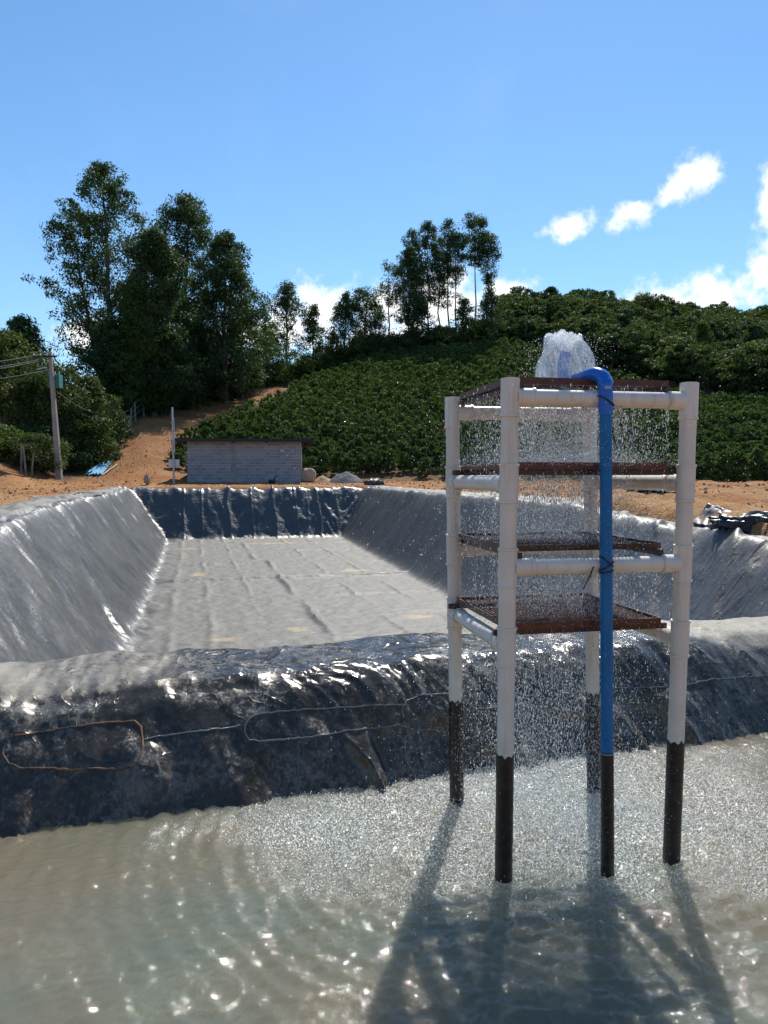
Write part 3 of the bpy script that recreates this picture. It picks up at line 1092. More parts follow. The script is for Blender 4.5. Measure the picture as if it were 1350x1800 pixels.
# tall eucalypts left of the road
EG = 'eucalyptus trees by the dirt track'
tree_px('eucalyptus_tree', 'tallest eucalyptus on the left, open airy crown with a visible long trunk', 178, 292, 80, 92, 0.14, pf_col, M_EUC, M_BARK, 500, 1.0, 54, 1, basepx=207, group=EG, nl=60, r0=0.42, inner=0.30, holes=0.36)
tree_px('eucalyptus_tree', 'thin open eucalyptus reaching out left of the tallest one', 118, 350, 81, 56, 0.22, pf_col, M_EUC, M_BARK, 190, 0.9, 54, 2, basepx=190, group=EG, nl=40, r0=0.26, inner=0.30, holes=0.38)
tree_px('eucalyptus_tree', 'dense dark eucalyptus with a broad domed top, second tallest on the left', 326, 347, 89, 84, 0.14, pf_col, M_EUC, M_BARK, 600, 1.15, 58, 3, group=EG, nl=60, r0=0.4, holes=0.20)
tree_px('eucalyptus_tree', 'dense dark eucalyptus forming the right shoulder of the left grove', 396, 412, 85, 62, 0.08, pf_col, M_EUC, M_BARK, 540, 1.0, 56, 4, group=EG, nl=40, r0=0.34, holes=0.18)
tree_px('eucalyptus_tree', 'dark full eucalyptus in front of the two tallest crowns', 272, 408, 74, 62, 0.08, pf_col, M_DARKL, M_BARK, 560, 1.0, 58, 5, group=EG, nl=40, r0=0.34, holes=0.12)
tree_px('eucalyptus_tree', 'bright green conical young eucalyptus in front of the left grove', 236, 492, 72, 46, 0.05, pf_cone, M_EUCY, M_BARK, 320, 0.75, 52, 6, group=EG, nl=20, r0=0.2, L=0.28, Wd=0.11)
tree_px('eucalyptus_tree', 'slim young eucalyptus beside the fence on the track, right of the bright conical one', 342, 562, 83, 40, 0.05, pf_cone, M_EUC, M_BARK, 300, 0.75, 48, 7, group=EG, nl=20, r0=0.2, L=0.28, Wd=0.11)
tree_px('eucalyptus_tree', 'low leafy eucalyptus at the right foot of the left grove', 428, 530, 90, 30, 0.06, pf_col, M_EUC, M_BARK, 180, 0.85, 46, 8, group=EG, nl=20, r0=0.2)
tree_px('eucalyptus_tree', 'thin light green sapling tree above the bend of the track', 466, 545, 98, 20, 0.10, pf_col, M_EUCY, M_BARKP, 90, 0.75, 40, 9, group=EG, nl=14, r0=0.14)
tree_px('eucalyptus_tree', 'dark leafy tree filling the gap low in the left grove', 190, 560, 72, 46, 0.04, pf_col, M_DARKL, M_BARK, 240, 0.95, 48, 10, group=EG, nl=14, r0=0.2)
tree_px('eucalyptus_tree', 'dark low tree behind the fence under the domed eucalyptus', 290, 600, 79, 52, 0.03, pf_col, M_DARKL, M_BARK, 260, 0.95, 48, 12, group=EG, nl=14, r0=0.2)
tree_px('eucalyptus_tree', 'dark low tree behind the upper end of the fence', 385, 590, 91, 44, 0.03, pf_col, M_DARKL, M_BARK, 240, 0.95, 48, 13, group=EG, nl=14, r0=0.2)

# middle trees on the ridge
MG = 'trees along the ridge above the coffee'
tree_px('ridge_tree', 'tall leafy ridge tree above the track, leftmost of the middle trees', 504, 497, 108, 30, 0.28, pf_col, M_EUC, M_BARKP, 150, 0.95, 46, 21, group=MG, nl=26, r0=0.24, holes=0.15)
tree_px('ridge_tree', 'small pointed ridge tree standing against the white cloud', 551, 536, 110, 19, 0.24, pf_col, M_EUC, M_BARKP, 90, 0.8, 44, 22, group=MG, nl=18, r0=0.16)
tree_px('ridge_tree', 'bushy ridge tree right of the white cloud, left of a close pair', 608, 514, 116, 24, 0.18, pf_col, M_EUC, M_BARKP, 130, 0.95, 46, 23, group=MG, nl=18, r0=0.2)
tree_px('ridge_tree', 'fuller ridge tree, right of a close pair, beside the tall slender trees', 642, 506, 117, 34, 0.16, pf_col, M_EUC, M_BARKP, 190, 1.0, 46, 24, group=MG, nl=18, r0=0.22)
tree_px('ridge_tree', 'short bushy tree on the ridge above the top of the track', 478, 590, 104, 20, 0.10, pf_col, M_EUCY, M_BARKP, 80, 0.8, 40, 25, group=MG, nl=10, r0=0.12)
tree_px('ridge_tree', 'sparse light green tree on the grassy ridge below the cloud', 585, 585, 117, 16, 0.12, pf_col, M_EUCY, M_BARKP, 60, 0.75, 40, 26, group=MG, nl=10, r0=0.12)
# tall slender group
TG = 'tall slender eucalypts on the ridge'
for k, (px, yt, d, hw, cf, n, hol, lab) in enumerate([
        (684, 462, 124, 24, 0.42, 70, 0.40, 'short airy eucalyptus at the left end of the tall ridge group'),
        (719, 438, 123, 22, 0.22, 150, 0.08, 'light topped dense eucalyptus near the left of the tall ridge group'),
        (726, 404, 127, 26, 0.30, 130, 0.15, 'eucalyptus with a double rounded top left of centre in the ridge group'),
        (752, 390, 126, 28, 0.30, 170, 0.15, 'highest broad eucalyptus on the left half of the ridge group'),
        (772, 420, 128, 24, 0.30, 120, 0.20, 'eucalyptus with ragged low foliage in the middle of the ridge group'),
        (787, 388, 125, 11, 0.50, 55, 0.15, 'narrowest eucalyptus with a spire top and long bare trunk'),
        (801, 408, 124, 17, 0.50, 80, 0.15, 'slender eucalyptus with a rounded top right of the spire one'),
        (835, 380, 126, 28, 0.55, 130, 0.10, 'highest eucalyptus of the right half, domed top on bare trunks'),
        (857, 412, 127, 20, 0.48, 90, 0.25, 'eucalyptus at the right end leaning outward with open branches'),
        (862, 505, 122, 20, 0.15, 90, 0.15, 'short leafy eucalyptus below the right end of the tall group'),
        (815, 525, 122, 16, 0.10, 70, 0.10, 'short bushy eucalyptus standing under the bare trunks'),
        (735, 520, 121, 24, 0.08, 110, 0.10, 'short dark eucalyptus under the left half of the tall group')]):
    tree_px('slender_eucalyptus', lab, px, yt, d, hw * 1.05, cf + 0.06, pf_top if cf > 0.4 else pf_col, M_EUC, M_BARKP, int(n * 1.25), 0.92, 48, 40 + k, group=TG, nl=26, r0=0.17, inner=0.35, holes=hol + 0.12)

# left edge
tree_px('broadleaf_tree', 'dark broadleaf tree at the left edge behind the power pole wires', 40, 562, 66, 46, 0.12, pf_col, M_DARKL, M_BARK, 260, 1.0, 48, 61, nl=20, r0=0.28)
tree_px('broadleaf_tree', 'olive green tree with a leaning grey trunk at the left edge', -6, 585, 54, 62, 0.32, pf_round, M_OLIVE, M_BARKP, 300, 0.85, 50, 62, basepx=24, nl=30, r0=0.3, L=0.26, Wd=0.12)


def shrub_px(name, label, px, ytop, d, hw, leafm, n, cr, per, seed, group=None, L=0.24, Wd=0.11, prof=pf_round):
    return tree_px(name, label, px, ytop, d, hw, 0.02, prof, leafm, M_BARK, n, cr, per, seed, nl=12, r0=0.09, inner=0.35, L=L, Wd=Wd, group=group, cat='shrub', flat=0.9)


shrub_px('leafy_shrub', 'large olive green shrub right behind the power pole', 100, 645, 53, 58, M_OLIVE, 330, 0.62, 56, 71)
shrub_px('leafy_shrub', 'tall bright shrub between the power pole and the dark grove', 150, 668, 55, 46, M_OLIVE, 260, 0.62, 56, 72)
shrub_px('leafy_shrub', 'dark shrub at the foot of the power pole above the blue pipes', 112, 742, 52.0, 42, M_DARKL, 200, 0.55, 52, 73)
shrub_px('leafy_shrub', 'feathery green shrub left of the power pole above the cut bank', 66, 768, 45.5, 42, M_OLIVE, 220, 0.42, 52, 74, L=0.18, Wd=0.06)
shrub_px('leafy_shrub', 'yellow green shrub at the left edge above the cut bank', 2, 752, 46, 36, M_EUCY, 160, 0.42, 52, 75, L=0.2, Wd=0.09)
shrub_px('leafy_shrub', 'small dark shrub between the blue pipes and the fence', 176, 770, 57, 24, M_DARKL, 110, 0.42, 48, 76)
shrub_px('leafy_shrub', 'dark shrub at the near corner of the fence', 196, 712, 61, 22, M_DARKL, 110, 0.5, 48, 77)

# undergrowth along the ridge
UG = 'undergrowth below the ridge trees'
urng = np.random.default_rng(88)
variants = []
for k in range(5):
    rng = np.random.default_rng(300 + k)
    V, Q, tint, C = crown(rng, 0.0, 1.0, lambda t: 0.62 * pf_round(t), 90, 0.17, 40, 0.085, 0.036, 0.3, 0.4, 0.85)
    variants.append(mesh_np('undergrowth', V, Q, None, (M_DARKL, M_EUC, M_OLIVE, M_DARKL, M_EUCY)[k], False, {'tint': tint}))
for k in range(74):
    if k < 40:
        px = 580 + (k / 40) * 320 + urng.uniform(-8, 8)
        d = np.interp(px, [580, 700, 880, 900], [113, 120, 124.5, 125]) + urng.uniform(-1, 5)
        h = urng.uniform(2.0, 4.2)
        lab = 'bushy shrub below the slender ridge trees'
    elif k < 58:
        px = 440 + (k - 40) / 18 * 140 + urng.uniform(-6, 6)
        d = np.interp(px, [430, 500, 590], [96, 105, 113]) + urng.uniform(0, 6)
        h = urng.uniform(1.6, 3.4)
        lab = 'low green shrub on the ridge above the track'
    else:
        px = 205 + (k - 58) / 16 * 230 + urng.uniform(-6, 6)
        d = np.interp(px, [200, 330, 440], [70, 84, 97]) + urng.uniform(0, 4)
        h = urng.uniform(2.2, 4.6)
        lab = 'dark shrub behind the track fence'
    vi = int(urng.integers(0, 5)) if 40 <= k < 58 else int(urng.choice([0, 1, 3, 3, 0, 2]))
    side = [w_ for lim, w_ in ((260, 'at its near end'), (340, 'halfway up'), (450, 'at its upper end'), (520, 'below the first middle tree'), (580, 'below the white cloud'), (640, 'left of the slender group'), (700, 'at the left end'), (760, 'left of centre'), (820, 'right of centre'), (9999, 'at the right end')) if px < lim][0]
    lab = ('tall ' if h > 3.1 else 'short ') + ('dark', 'mid green', 'olive', 'dark', 'bright')[vi] + ' ' + lab.replace('bushy ', '').replace('low green ', '').replace('dark ', '') + ', ' + side
    o = obj('undergrowth_shrub', variants[vi], None, G(px, d, -0.2), (0, 0, urng.uniform(0, 6.28)))
    s = urng.uniform(0.95, 1.4)
    o.scale = (h * s, h * s, h)
    tag(o, lab, 'shrub', UG)

# forest on the right hill
FG = 'forest trees on the right hill'
frng = np.random.default_rng(99)
fvar = []
for k in range(9):
    rng = np.random.default_rng(400 + k)
    H = 1.0
    prof = (pf_round, pf_round, pf_col)[k % 3]
    z0 = 0.25 if k % 3 < 2 else 0.12
    V, Q, tint, C = crown(rng, z0, 1.0, lambda t: (0.46 if k % 3 < 2 else 0.3) * prof(t), 150, 0.10, 46, 0.048, 0.026, 0.3, 0.55, 0.6)
    tint = np.clip(tint + (k % 4 - 1.5) * 0.22, 0, 1)
    cm = mesh_np('crown', V, Q, None, (M_FOR, M_FOR, M_DARKL, M_FOR, M_OLIVE, M_FOR, M_DARKL, M_FOR, M_EUC)[k], False, {'tint': tint})
    tm = trunk_mesh(rng, 0.9, 0.022, M_BARKP, C, 10, wob=0.01)
    fvar.append((cm, tm))


def forest_tree(px, d, h, vi, lab, grp):
    r = thing('forest_tree', lab, 'tree', G(px, d, -0.3), frng.uniform(0, 6.28), grp)
    s = frng.uniform(0.75, 1.25)
    r.scale = (h * s, h * s, h)
    obj('crown', fvar[vi][0], r)
    obj('trunk', fvar[vi][1], r)
    return r


nf = 0
for (d0, d1, n, h0, h1, lab) in ((0, 9, 70, 3.6, 7.2, 'broadleaf tree at the lower edge of the right hill forest, just above the coffee'),
                                 (12, 42, 90, 4.2, 8.2, 'broadleaf tree on the middle of the forested right hill'),
                                 (46, 110, 130, 4.5, 9.5, 'broadleaf tree near the skyline of the forested right hill')):
    for k in range(n):
        px = 880 + (k + frng.uniform(0, 1)) / n * 620 if d0 else 905 + (k + frng.uniform(0, 1)) / n * 560
        base = float(np.interp(px, [880, 1000, 1100, 1200, 1350, 1600], [126, 114, 104, 95, 85, 82]))
        d = base + frng.uniform(d0, d1)
        if d0 > 40:
            d = base + d0 + (d1 - d0) * frng.random() ** 0.8
        hh_, vi_ = frng.uniform(h0, h1), int(frng.integers(0, 9))
        tone = ('mid green', 'mid green', 'dark green', 'fresh green', 'olive', 'pale green', 'dark green', 'mid green', 'grey green')[vi_]
        form = 'narrow' if vi_ % 3 == 2 else 'round'
        size = 'large' if hh_ > (h0 + h1) / 2 else 'small'
        band = 'lower edge' if d0 == 0 else 'middle slope' if d0 < 40 else 'skyline'
        where = [w_ for lim, w_ in ((945, 'left of the water jet'), (1040, 'behind the water jet'), (1120, 'right of the blue elbow'), (1200, 'above the right tower half'), (1280, 'above the right tower post'), (9999, 'near the right photo edge')) if px < lim][0]
        forest_tree(px, d, hh_, vi_, '%s %s %s tree on the forest %s, %s' % (size, form, tone, band, where), FG)
        nf += 1
tree_px('conical_tree', 'bright yellow green pointed tree standing out in the right hill forest', 1234, 566, 104, 26, 0.06, pf_cone, M_EUCY, M_BARKP, 150, 0.85, 44, 501, nl=10, r0=0.18)
tree_px('skyline_tree', 'flat topped tree rising above the forest skyline on the right', 1127, 515, 175, 14, 0.45, pf_round, M_FOR, M_BARKP, 60, 1.1, 44, 502, nl=14, r0=0.2)

# coffee
CG = 'coffee bushes in rows on the hillside'
cvar = []
for k in range(7):
    rng = np.random.default_rng(600 + k)
    V, Q, tint, C = crown(rng, 0.12, 1.0, lambda t: 0.47 * (0.9 - 0.55 * t ** 2 + 0.1 * math.sin(t * 20)), 85, 0.125, 17, 0.125, 0.058, 0.35, 0.35, 0.6)
    cvar.append((V, Q, tint))
crng = np.random.default_rng(77)
cand = []
for row in range(0, 42):
    d = 39.0 + row * 2.5
    for i in range(300):
        x = -26.0 + i * 0.86 + crng.uniform(-0.22, 0.22)
        y = d + 0.10 * x + 1.4 * math.sin(x * 0.06) + crng.uniform(-0.25, 0.25)
        if y < 38:
            continue
        px = 675 + F * x / y
        if 225 < px < 1480 and in_coffee(np.array(px), np.array(y)) and road_dist(np.array([x]), np.array([y]))[0] > 2.6:
            if crng.random() < 0.04:
                continue
            # a bare gap with a track inside the right hand part
            if px > 1150 and 46.0 < y < 48.6:
                continue
            cand.append((x, y, px, row))
cand.sort(key=lambda c: c[1])
cz = terr(np.array([c[0] for c in cand]), np.array([c[1] for c in cand]))
cmesh = [mesh_np('coffee_bush', V, Q, None, M_COF, False, {'tint': t}) for V, Q, t in cvar]
order = list(range(len(cand)))
inview = [i for i in order if cand[i][2] < 1365 and not (318 < cand[i][2] < 535 and cand[i][1] < 62)]
solo = set(inview[:300])
AV, AQ, AT = [], [], []
base = 0
for i in order:
    x, y, px, row = cand[i]
    h = crng.uniform(1.3, 1.95)
    w = crng.uniform(1.2, 1.65)
    rz = crng.uniform(0, 6.28)
    k = int(crng.integers(0, 7))
    if i in solo:
        o = obj('coffee_bush', cmesh[k], None, (x, y, float(cz[i]) - 0.08), (0, 0, rz))
        o.scale = (w, w, h)
        where = [w_ for lim, w_ in ((300, 'between the track and the steel post'), (335, 'at the left end of the block building'), (430, 'above the left half of the block building roof'),
                                    (535, 'above the right half of the block building roof'), (590, 'behind the sack and sand heap'), (650, 'behind the gravel heap'), (720, 'right of the gravel heap'),
                                    (790, 'just left of the pipe tower'), (890, 'seen through the left bay of the pipe tower'), (980, 'seen through the middle of the pipe tower'),
                                    (1060, 'seen just left of the blue pipe'), (1130, 'seen just right of the blue pipe'), (1200, 'seen left of the right tower post'), (1280, 'just right of the pipe tower'), (9999, 'at the right photo edge')) if px < lim][0]
        rown = ('front', 'second', 'third', 'fourth', 'fifth', 'sixth', 'seventh', 'eighth', 'ninth', 'tenth', 'eleventh', 'twelfth', 'thirteenth')[min(12, max(0, row - (0 if px > 1150 else 3 if px > 1080 else 7)))]
        size = 'tall' if h > 1.65 else 'short'
        tag(o, '%s coffee bush in the %s row, %s' % (size, rown, where), 'coffee bush', CG)
    else:
        V, Q, t = cvar[k]
        c, s = math.cos(rz), math.sin(rz)
        VV = np.stack([(V[:, 0] * c - V[:, 1] * s) * w + x, (V[:, 0] * s + V[:, 1] * c) * w + y, V[:, 2] * h + cz[i] - 0.08], 1)
        st = 4 if y < 66 else 6 if y < 82 else 8    # fewer, larger leaves far away
        q = Q.reshape(-1, 4)[::st]
        cen = VV[q].mean(1, keepdims=True)
        VV2 = (cen + (VV[q] - cen) * st ** 0.42 * 0.8).reshape(-1, 3)
        t = t.reshape(-1, 4)[::st].ravel()
        VV, Q = VV2, np.arange(len(VV2)).reshape(-1, 4)
        AV.append(VV)
        AQ.append(Q + base)
        AT.append(np.clip(t + crng.normal(0, 0.12), 0, 1))
        base += len(VV)
o = obj('coffee_plantation', mesh_np('coffee_plantation', np.concatenate(AV), np.concatenate(AQ), None, M_COF, False, {'tint': np.concatenate(AT)}))
o['kind'] = 'stuff'
tag(o, 'dense green coffee rows covering the hillside above the building', 'coffee')
print('coffee', len(cand), 'tris', sum(len(q) for q in AQ) * 2, 'forest', nf)
# ------------------------------------------------------------------ block building
M_BLOCK, N = mat('concrete_block')
oi = N.n('ShaderNodeObjectInfo')
cc = N.coord('Object')
b_ = N.mix(oi.outputs['Random'], (0.24, 0.265, 0.30), (0.36, 0.385, 0.425))
b_ = N.mix(N.math('MULTIPLY', N.ramp(N.noise(cc, 12.0, 5.0, 0.65), 0.35, 0.7), 0.35), b_, (0.20, 0.205, 0.215))
out(N, principled(N, b_, 0.93, N.bump(N.noise(cc, 70.0, 4.0), 0.5, 0.01), Specular_IOR_Level=0.2))
M_MORTAR = simple_mat('mortar', (0.58, 0.60, 0.62), 0.95, 0.12, 5.0, 0.4, 50.0, spec=0.2)
M_CONC = simple_mat('cast_concrete', (0.36, 0.36, 0.355), 0.92, 0.2, 3.0, 0.4, 40.0, spec=0.2)
M_ROOF = simple_mat('roof_sheet', (0.016, 0.019, 0.025), 0.6, 0.15, 4.0)
M_WOOD = simple_mat('weathered_timber', (0.07, 0.055, 0.045), 0.85, 0.25, 8.0, 0.3, 40.0)
M_PLANK = simple_mat('pale_timber', (0.48, 0.38, 0.25), 0.8, 0.2, 8.0, 0.3, 40.0)


def build_building():
    a = P(329, 851, 48.9)
    b = P(527, 850, 49.6)
    ang = math.atan2(b.y - a.y, b.x - a.x)
    Lw = 7.24
    gz = 1.88
    root = thing('block_building', 'low grey concrete block building with a dark roof beyond the empty pond', 'building', (a.x, a.y, gz), ang)
    D, H = 4.2, 2.66
    mb = MB()       # mortar core, set back behind the block faces
    mb.box((0.012, 0.014, -0.3), (Lw - 0.012, 0.15, H))
    mb.build('mortar_bed', M_MORTAR, root)
    mb = MB()
    mb.box((0.0, 0.152, -0.3), (0.15, D, H))
    mb.build('side_wall', M_MORTAR, root)
    mb = MB()
    mb.box((Lw - 0.15, 0.152, -0.3), (Lw, D, H))
    mb.build('side_wall', M_MORTAR, root)
    mb = MB()
    mb.box((0.152, D - 0.15, -0.3), (Lw - 0.152, D - 0.002, H))
    mb.build('rear_wall', M_MORTAR, root)
    cache = {}

    def block(x0, x1, z0, z1):
        key = (round(x1 - x0, 3), round(z1 - z0, 3))
        if key not in cache:
            w, h = key
            bm = bmesh.new()
            bmesh.ops.create_cube(bm, size=1.0, matrix=Matrix.Translation((w / 2, 0.07, h / 2)) @ Matrix.Diagonal((w, 0.14, h, 1)))
            bmesh.ops.bevel(bm, geom=[e for e in bm.edges if all(v.co.y < 0.01 for v in e.verts)], offset=0.006, segments=1, affect='EDGES')
            me = bpy.data.meshes.new('block')
            bm.to_mesh(me)
            bm.free()
            me.materials.append(M_BLOCK)
            cache[key] = me
        return obj('block', cache[key], root, (x0, random.uniform(-0.004, 0.004), z0), (random.uniform(-0.004, 0.004), 0, 0))
    ch, bl, j = 0.198, 0.405, 0.022
    c0, c1 = 2.74, 3.06
    for r in range(13):
        z0 = r * ch + 0.03
        z1 = z0 + ch - j
        for (xa, xb) in ((0.0, c0), (c1, Lw)):
            x = xa
            first = True
            while x < xb - 0.05:
                w = bl / 2 if (first and r % 2) else bl
                xe = min(x + w, xb)
                if xb - xe < 0.09:
                    xe = xb
                if not (r in (10, 11) and 6.02 < (x + xe) / 2 < 6.62):
                    block(x + j / 2, xe - j / 2, z0, z1)
                x = xe
                first = False
    # cast column between the two bays
    mb = MB()
    zs = np.linspace(0.0, H - 0.02, 22)
    for k in range(21):
        wl = 0.0 if k % 2 else -0.05 * random.random()
        wr = 0.0 if k % 2 == 0 else 0.05 * random.random()
        flare = 0.10 * max(0, 1 - k / 6)
        mb.box((c0 + 0.004 + wl * 0, -0.006 - 0.003 * random.random(), zs[k]), (c1 - 0.004 + wr * 0 + flare * 0, 0.013, zs[k + 1] - 0.0005))
    mb.build('concrete_column', M_CONC, root)
    # bricked-up vent: two smooth panels with a light frame
    for z0 in (10 * ch + 0.04, 11 * ch + 0.04):
        mb = MB()
        mb.box((6.12, -0.002, z0 + 0.012), (6.62, 0.013, z0 + ch - 0.022))
        mb.build('vent_panel', M_BLOCK, root)
    mb = MB()
    for zz in (10 * ch + 0.03, 11 * ch + 0.028, 12 * ch + 0.026):
        mb.box((6.085, -0.012, zz - 0.009), (6.655, 0.012, zz + 0.012))
    mb.build('vent_frame', simple_mat('pale_mortar', (0.62, 0.63, 0.64), 0.9), root)
    # roof: purlins sticking out past both gables, sheet on top
    for k in range(6):
        y = -0.32 + k * 0.86
        mb = MB()
        mb.box((-0.70 + 0.02 * k, y, H + 0.02 - 0.05 * k * 0.5), (Lw + 0.66 - 0.02 * k, y + 0.06, H + 0.12 - 0.05 * k * 0.5))
        mb.build('purlin', M_WOOD, root)
    for x in (-0.2, 2.9, 5.0, Lw + 0.12):
        mb = MB()
        mb.bar((x, -0.30, H - 0.02), (x, 4.3, H - 0.14), 0.06, 0.10)
        mb.build('rafter', M_WOOD, root)
    mb = MB()
    n = 160
    xs = np.linspace(-0.76, Lw + 0.72, n)
    for i in range(n - 1):
        za = 0.022 * math.sin(xs[i] * 35)
        zb = 0.022 * math.sin(xs[i + 1] * 35)
        t0, t1 = H + 0.150, H + 0.02
        V = [(xs[i], -0.42, t0 + za), (xs[i + 1], -0.42, t0 + zb), (xs[i + 1], 4.5, t1 + zb), (xs[i], 4.5, t1 + za)]
        V += [(p[0], p[1], p[2] + 0.02) for p in V]
        mb.add(V, [(0, 3, 2, 1), (4, 5, 6, 7), (0, 1, 5, 4), (2, 3, 7, 6)])
    mb.build('roof_sheet', M_ROOF, root, True)
    mb = MB()
    mb.box((-0.74, -0.455, H - 0.03), (Lw + 0.70, -0.435, H + 0.20))
    mb.build('fascia', M_ROOF, root)
    mb = MB()
    mb.bar((Lw + 0.80, -0.30, H + 0.06), (Lw + 0.20, 0.3, H - 0.62), 0.05, 0.05)
    mb.build('brace', M_WOOD, root)
    return root, a, ang


BLD, BA, BANG = build_building()


# ------------------------------------------------------------------ yard details
def lump(name, size, seed, mat_, parent=None, amp=0.12, res=26, pw=1.0, loc=(0, 0, 0), freq=2.5):
    """irregular rounded heap: ellipsoid displaced by noise"""
    th = np.linspace(0, 2 * math.pi, res, endpoint=False)
    ph = np.linspace(0.02, math.pi - 0.02, res // 2)
    A, B = np.meshgrid(th, ph, indexing='ij')
    x, y, z = np.sin(B) * np.cos(A), np.sin(B) * np.sin(A), np.cos(B)
    r = 1 + amp * (fbm(x * freq + z, y * freq - z, seed, 4) + 0.5 * fbm(z * freq + 3, x * freq, seed + 5, 3))
    f = lambda q: np.sign(q) * np.abs(q) ** pw
    V = np.stack([f(x) * r * size[0], f(y) * r * size[1], f(z) * r * size[2]], -1)
    nv = V.shape[1]
    V = V.reshape(-1, 3)
    Q = []
    for i in range(res):
        i2 = (i + 1) % res
        for j in range(nv - 1):
            Q.append((i * nv + j, i * nv + j + 1, i2 * nv + j + 1, i2 * nv + j))
    b = len(V)
    V = np.concatenate([V, [[0, 0, V[:, 2].max()], [0, 0, V[:, 2].min()]]])
    T = [(b, i * nv, ((i + 1) % res) * nv) for i in range(res)] + [(b + 1, ((i + 1) % res) * nv + nv - 1, i * nv + nv - 1) for i in range(res)]
    return obj(name, mesh_np(name, V, Q, T, mat_, True), parent, loc)


def cone_heap(name, R, H, seed, mat_, loc, sx=1.0):
    rr = np.linspace(0, 1, 22)
    aa = np.linspace(0, 2 * math.pi, 48)
    A, B = np.meshgrid(aa, rr, indexing='ij')
    x, y = B * np.cos(A) * R * sx, B * np.sin(A) * R
    z = H * (1 - B) ** 0.9 - 0.05 * H * np.exp(-(B / 0.25) ** 2) * 2 + 0.07 * H * fbm(x * 2.2, y * 2.2, seed) * (1 - B ** 4) - 0.12 * B ** 6
    V = np.stack([x, y, z], -1).reshape(-1, 3)
    return obj(name, mesh_np(name, V, grid_quads(48, 22)[:, ::-1], None, mat_, True), None, loc)


M_GRAVEL = simple_mat('crushed_stone', (0.17, 0.178, 0.19), 0.9, 0.25, 9.0, 1.0, 30.0, spec=0.3)
M_SAND = simple_mat('sand', (0.52, 0.39, 0.24), 0.95, 0.15, 4.0, 0.5, 25.0, spec=0.2)
M_SACK = simple_mat('woven_sack', (0.50, 0.40, 0.30), 0.85, 0.15, 5.0, 0.5, 60.0)
M_GALV = simple_mat('galvanised_steel', (0.55, 0.57, 0.60), 0.4, 0.12, 3.0, metal=0.75)
M_POLE = simple_mat('pole_concrete', (0.42, 0.385, 0.34), 0.9, 0.15, 2.0, 0.3, 20.0, spec=0.2)
M_TEAL = simple_mat('teal_paint', (0.13, 0.40, 0.36), 0.45, 0.15, 4.0)
M_WIRE = simple_mat('aluminium_wire', (0.50, 0.52, 0.53), 0.45, 0.05, 3.0, metal=0.6)
M_DARK = simple_mat('dark_rubber', (0.02, 0.02, 0.022), 0.6, 0.1)
M_WHITEP = simple_mat('white_paint', (0.72, 0.73, 0.74), 0.35, 0.06)
M_BLUEP = simple_mat('pale_blue_pvc', (0.16, 0.50, 0.74), 0.4, 0.10, 2.0)
M_GLASS = simple_mat('dark_glass', (0.02, 0.025, 0.03), 0.08, 0.05)

g = G(608, 51.0)
h = cone_heap('gravel_heap', 1.42, 0.98, 201, M_GRAVEL, (g.x, g.y, g.z - 0.06))
tag(h, 'grey conical heap of crushed stone right of the block building', 'gravel heap')
g = G(568, 51.2)
h = cone_heap('sand_heap', 0.85, 0.60, 205, M_SAND, (g.x, g.y, g.z - 0.05))
tag(h, 'small tan sand heap between the bulk sack and the gravel heap', 'sand heap')
g = G(541, 50.2)
r = thing('bulk_sack', 'tan woven bulk sack standing at the right corner of the block building', 'sack', (g.x, g.y, g.z))
lump('sack_body', (0.52, 0.48, 0.47), 211, M_SACK, r, 0.07, 36, 0.62, (0, 0, 0.44))
mb = MB()
mb.bar((-0.55, -0.1, 0.86), (0.62, 0.15, 1.08), 0.10, 0.03)
pl = mb.build('timber_board', M_PLANK)
pl.location = (g.x, g.y, g.z)
tag(pl, 'pale board lying across the top of the bulk sack', 'board')

# boards and scraps beside the heap
for k, (p0, p1, dd, lab) in enumerate(((617, 648, 48.0, 'pale board lying at the foot of the gravel heap'), (650, 686, 46.0, 'long board sticking up at the right rear corner of the pond'), (636, 662, 46.6, 'short board lying across another by the pond corner'))):
    a, b = G(p0, dd, 0.10), G(p1, dd - 0.8, 0.12 + (0.35 if k == 1 else 0.05))
    mb = MB()
    mb.bar(a, b, 0.16, 0.04)
    tag(mb.build('timber_board', M_PLANK), lab, 'board')
g = G(657, 46.0)
lo = lump('liner_offcut', (0.55, 0.4, 0.22), 217, M_LINER, None, 0.5, 30, 0.9, (g.x, g.y, g.z + 0.12), 3.0)
tag(lo, 'crumpled grey liner offcut at the right rear corner of the pond', 'liner scrap')

# small pump against the wall
g = G(477, 47.9)
r = thing('water_pump', 'small dark motor pump on the ground in front of the block wall', 'pump', (g.x, g.y, g.z))
mb = MB()
mb.tube([(-0.16, 0, 0.20), (0.16, 0, 0.20)], 0.11, 14)
mb.build('motor', M_DARK, r, True)
mb = MB()
mb.tube([(0.16, 0, 0.20), (0.26, 0, 0.20)], [0.15, 0.13], 14)
mb.build('volute', simple_mat('pump_blue', (0.03, 0.07, 0.14), 0.4), r, True)
mb = MB()
mb.box((-0.2, -0.1, -0.02), (0.22, 0.1, 0.09))
mb.build('base_frame', M_DARK, r)
mb = MB()
mb.tube([(0.21, 0, 0.32), (0.21, 0, 0.46), (0.36, 0, 0.52)], 0.035, 8)
mb.build('outlet', M_DARK, r, True)

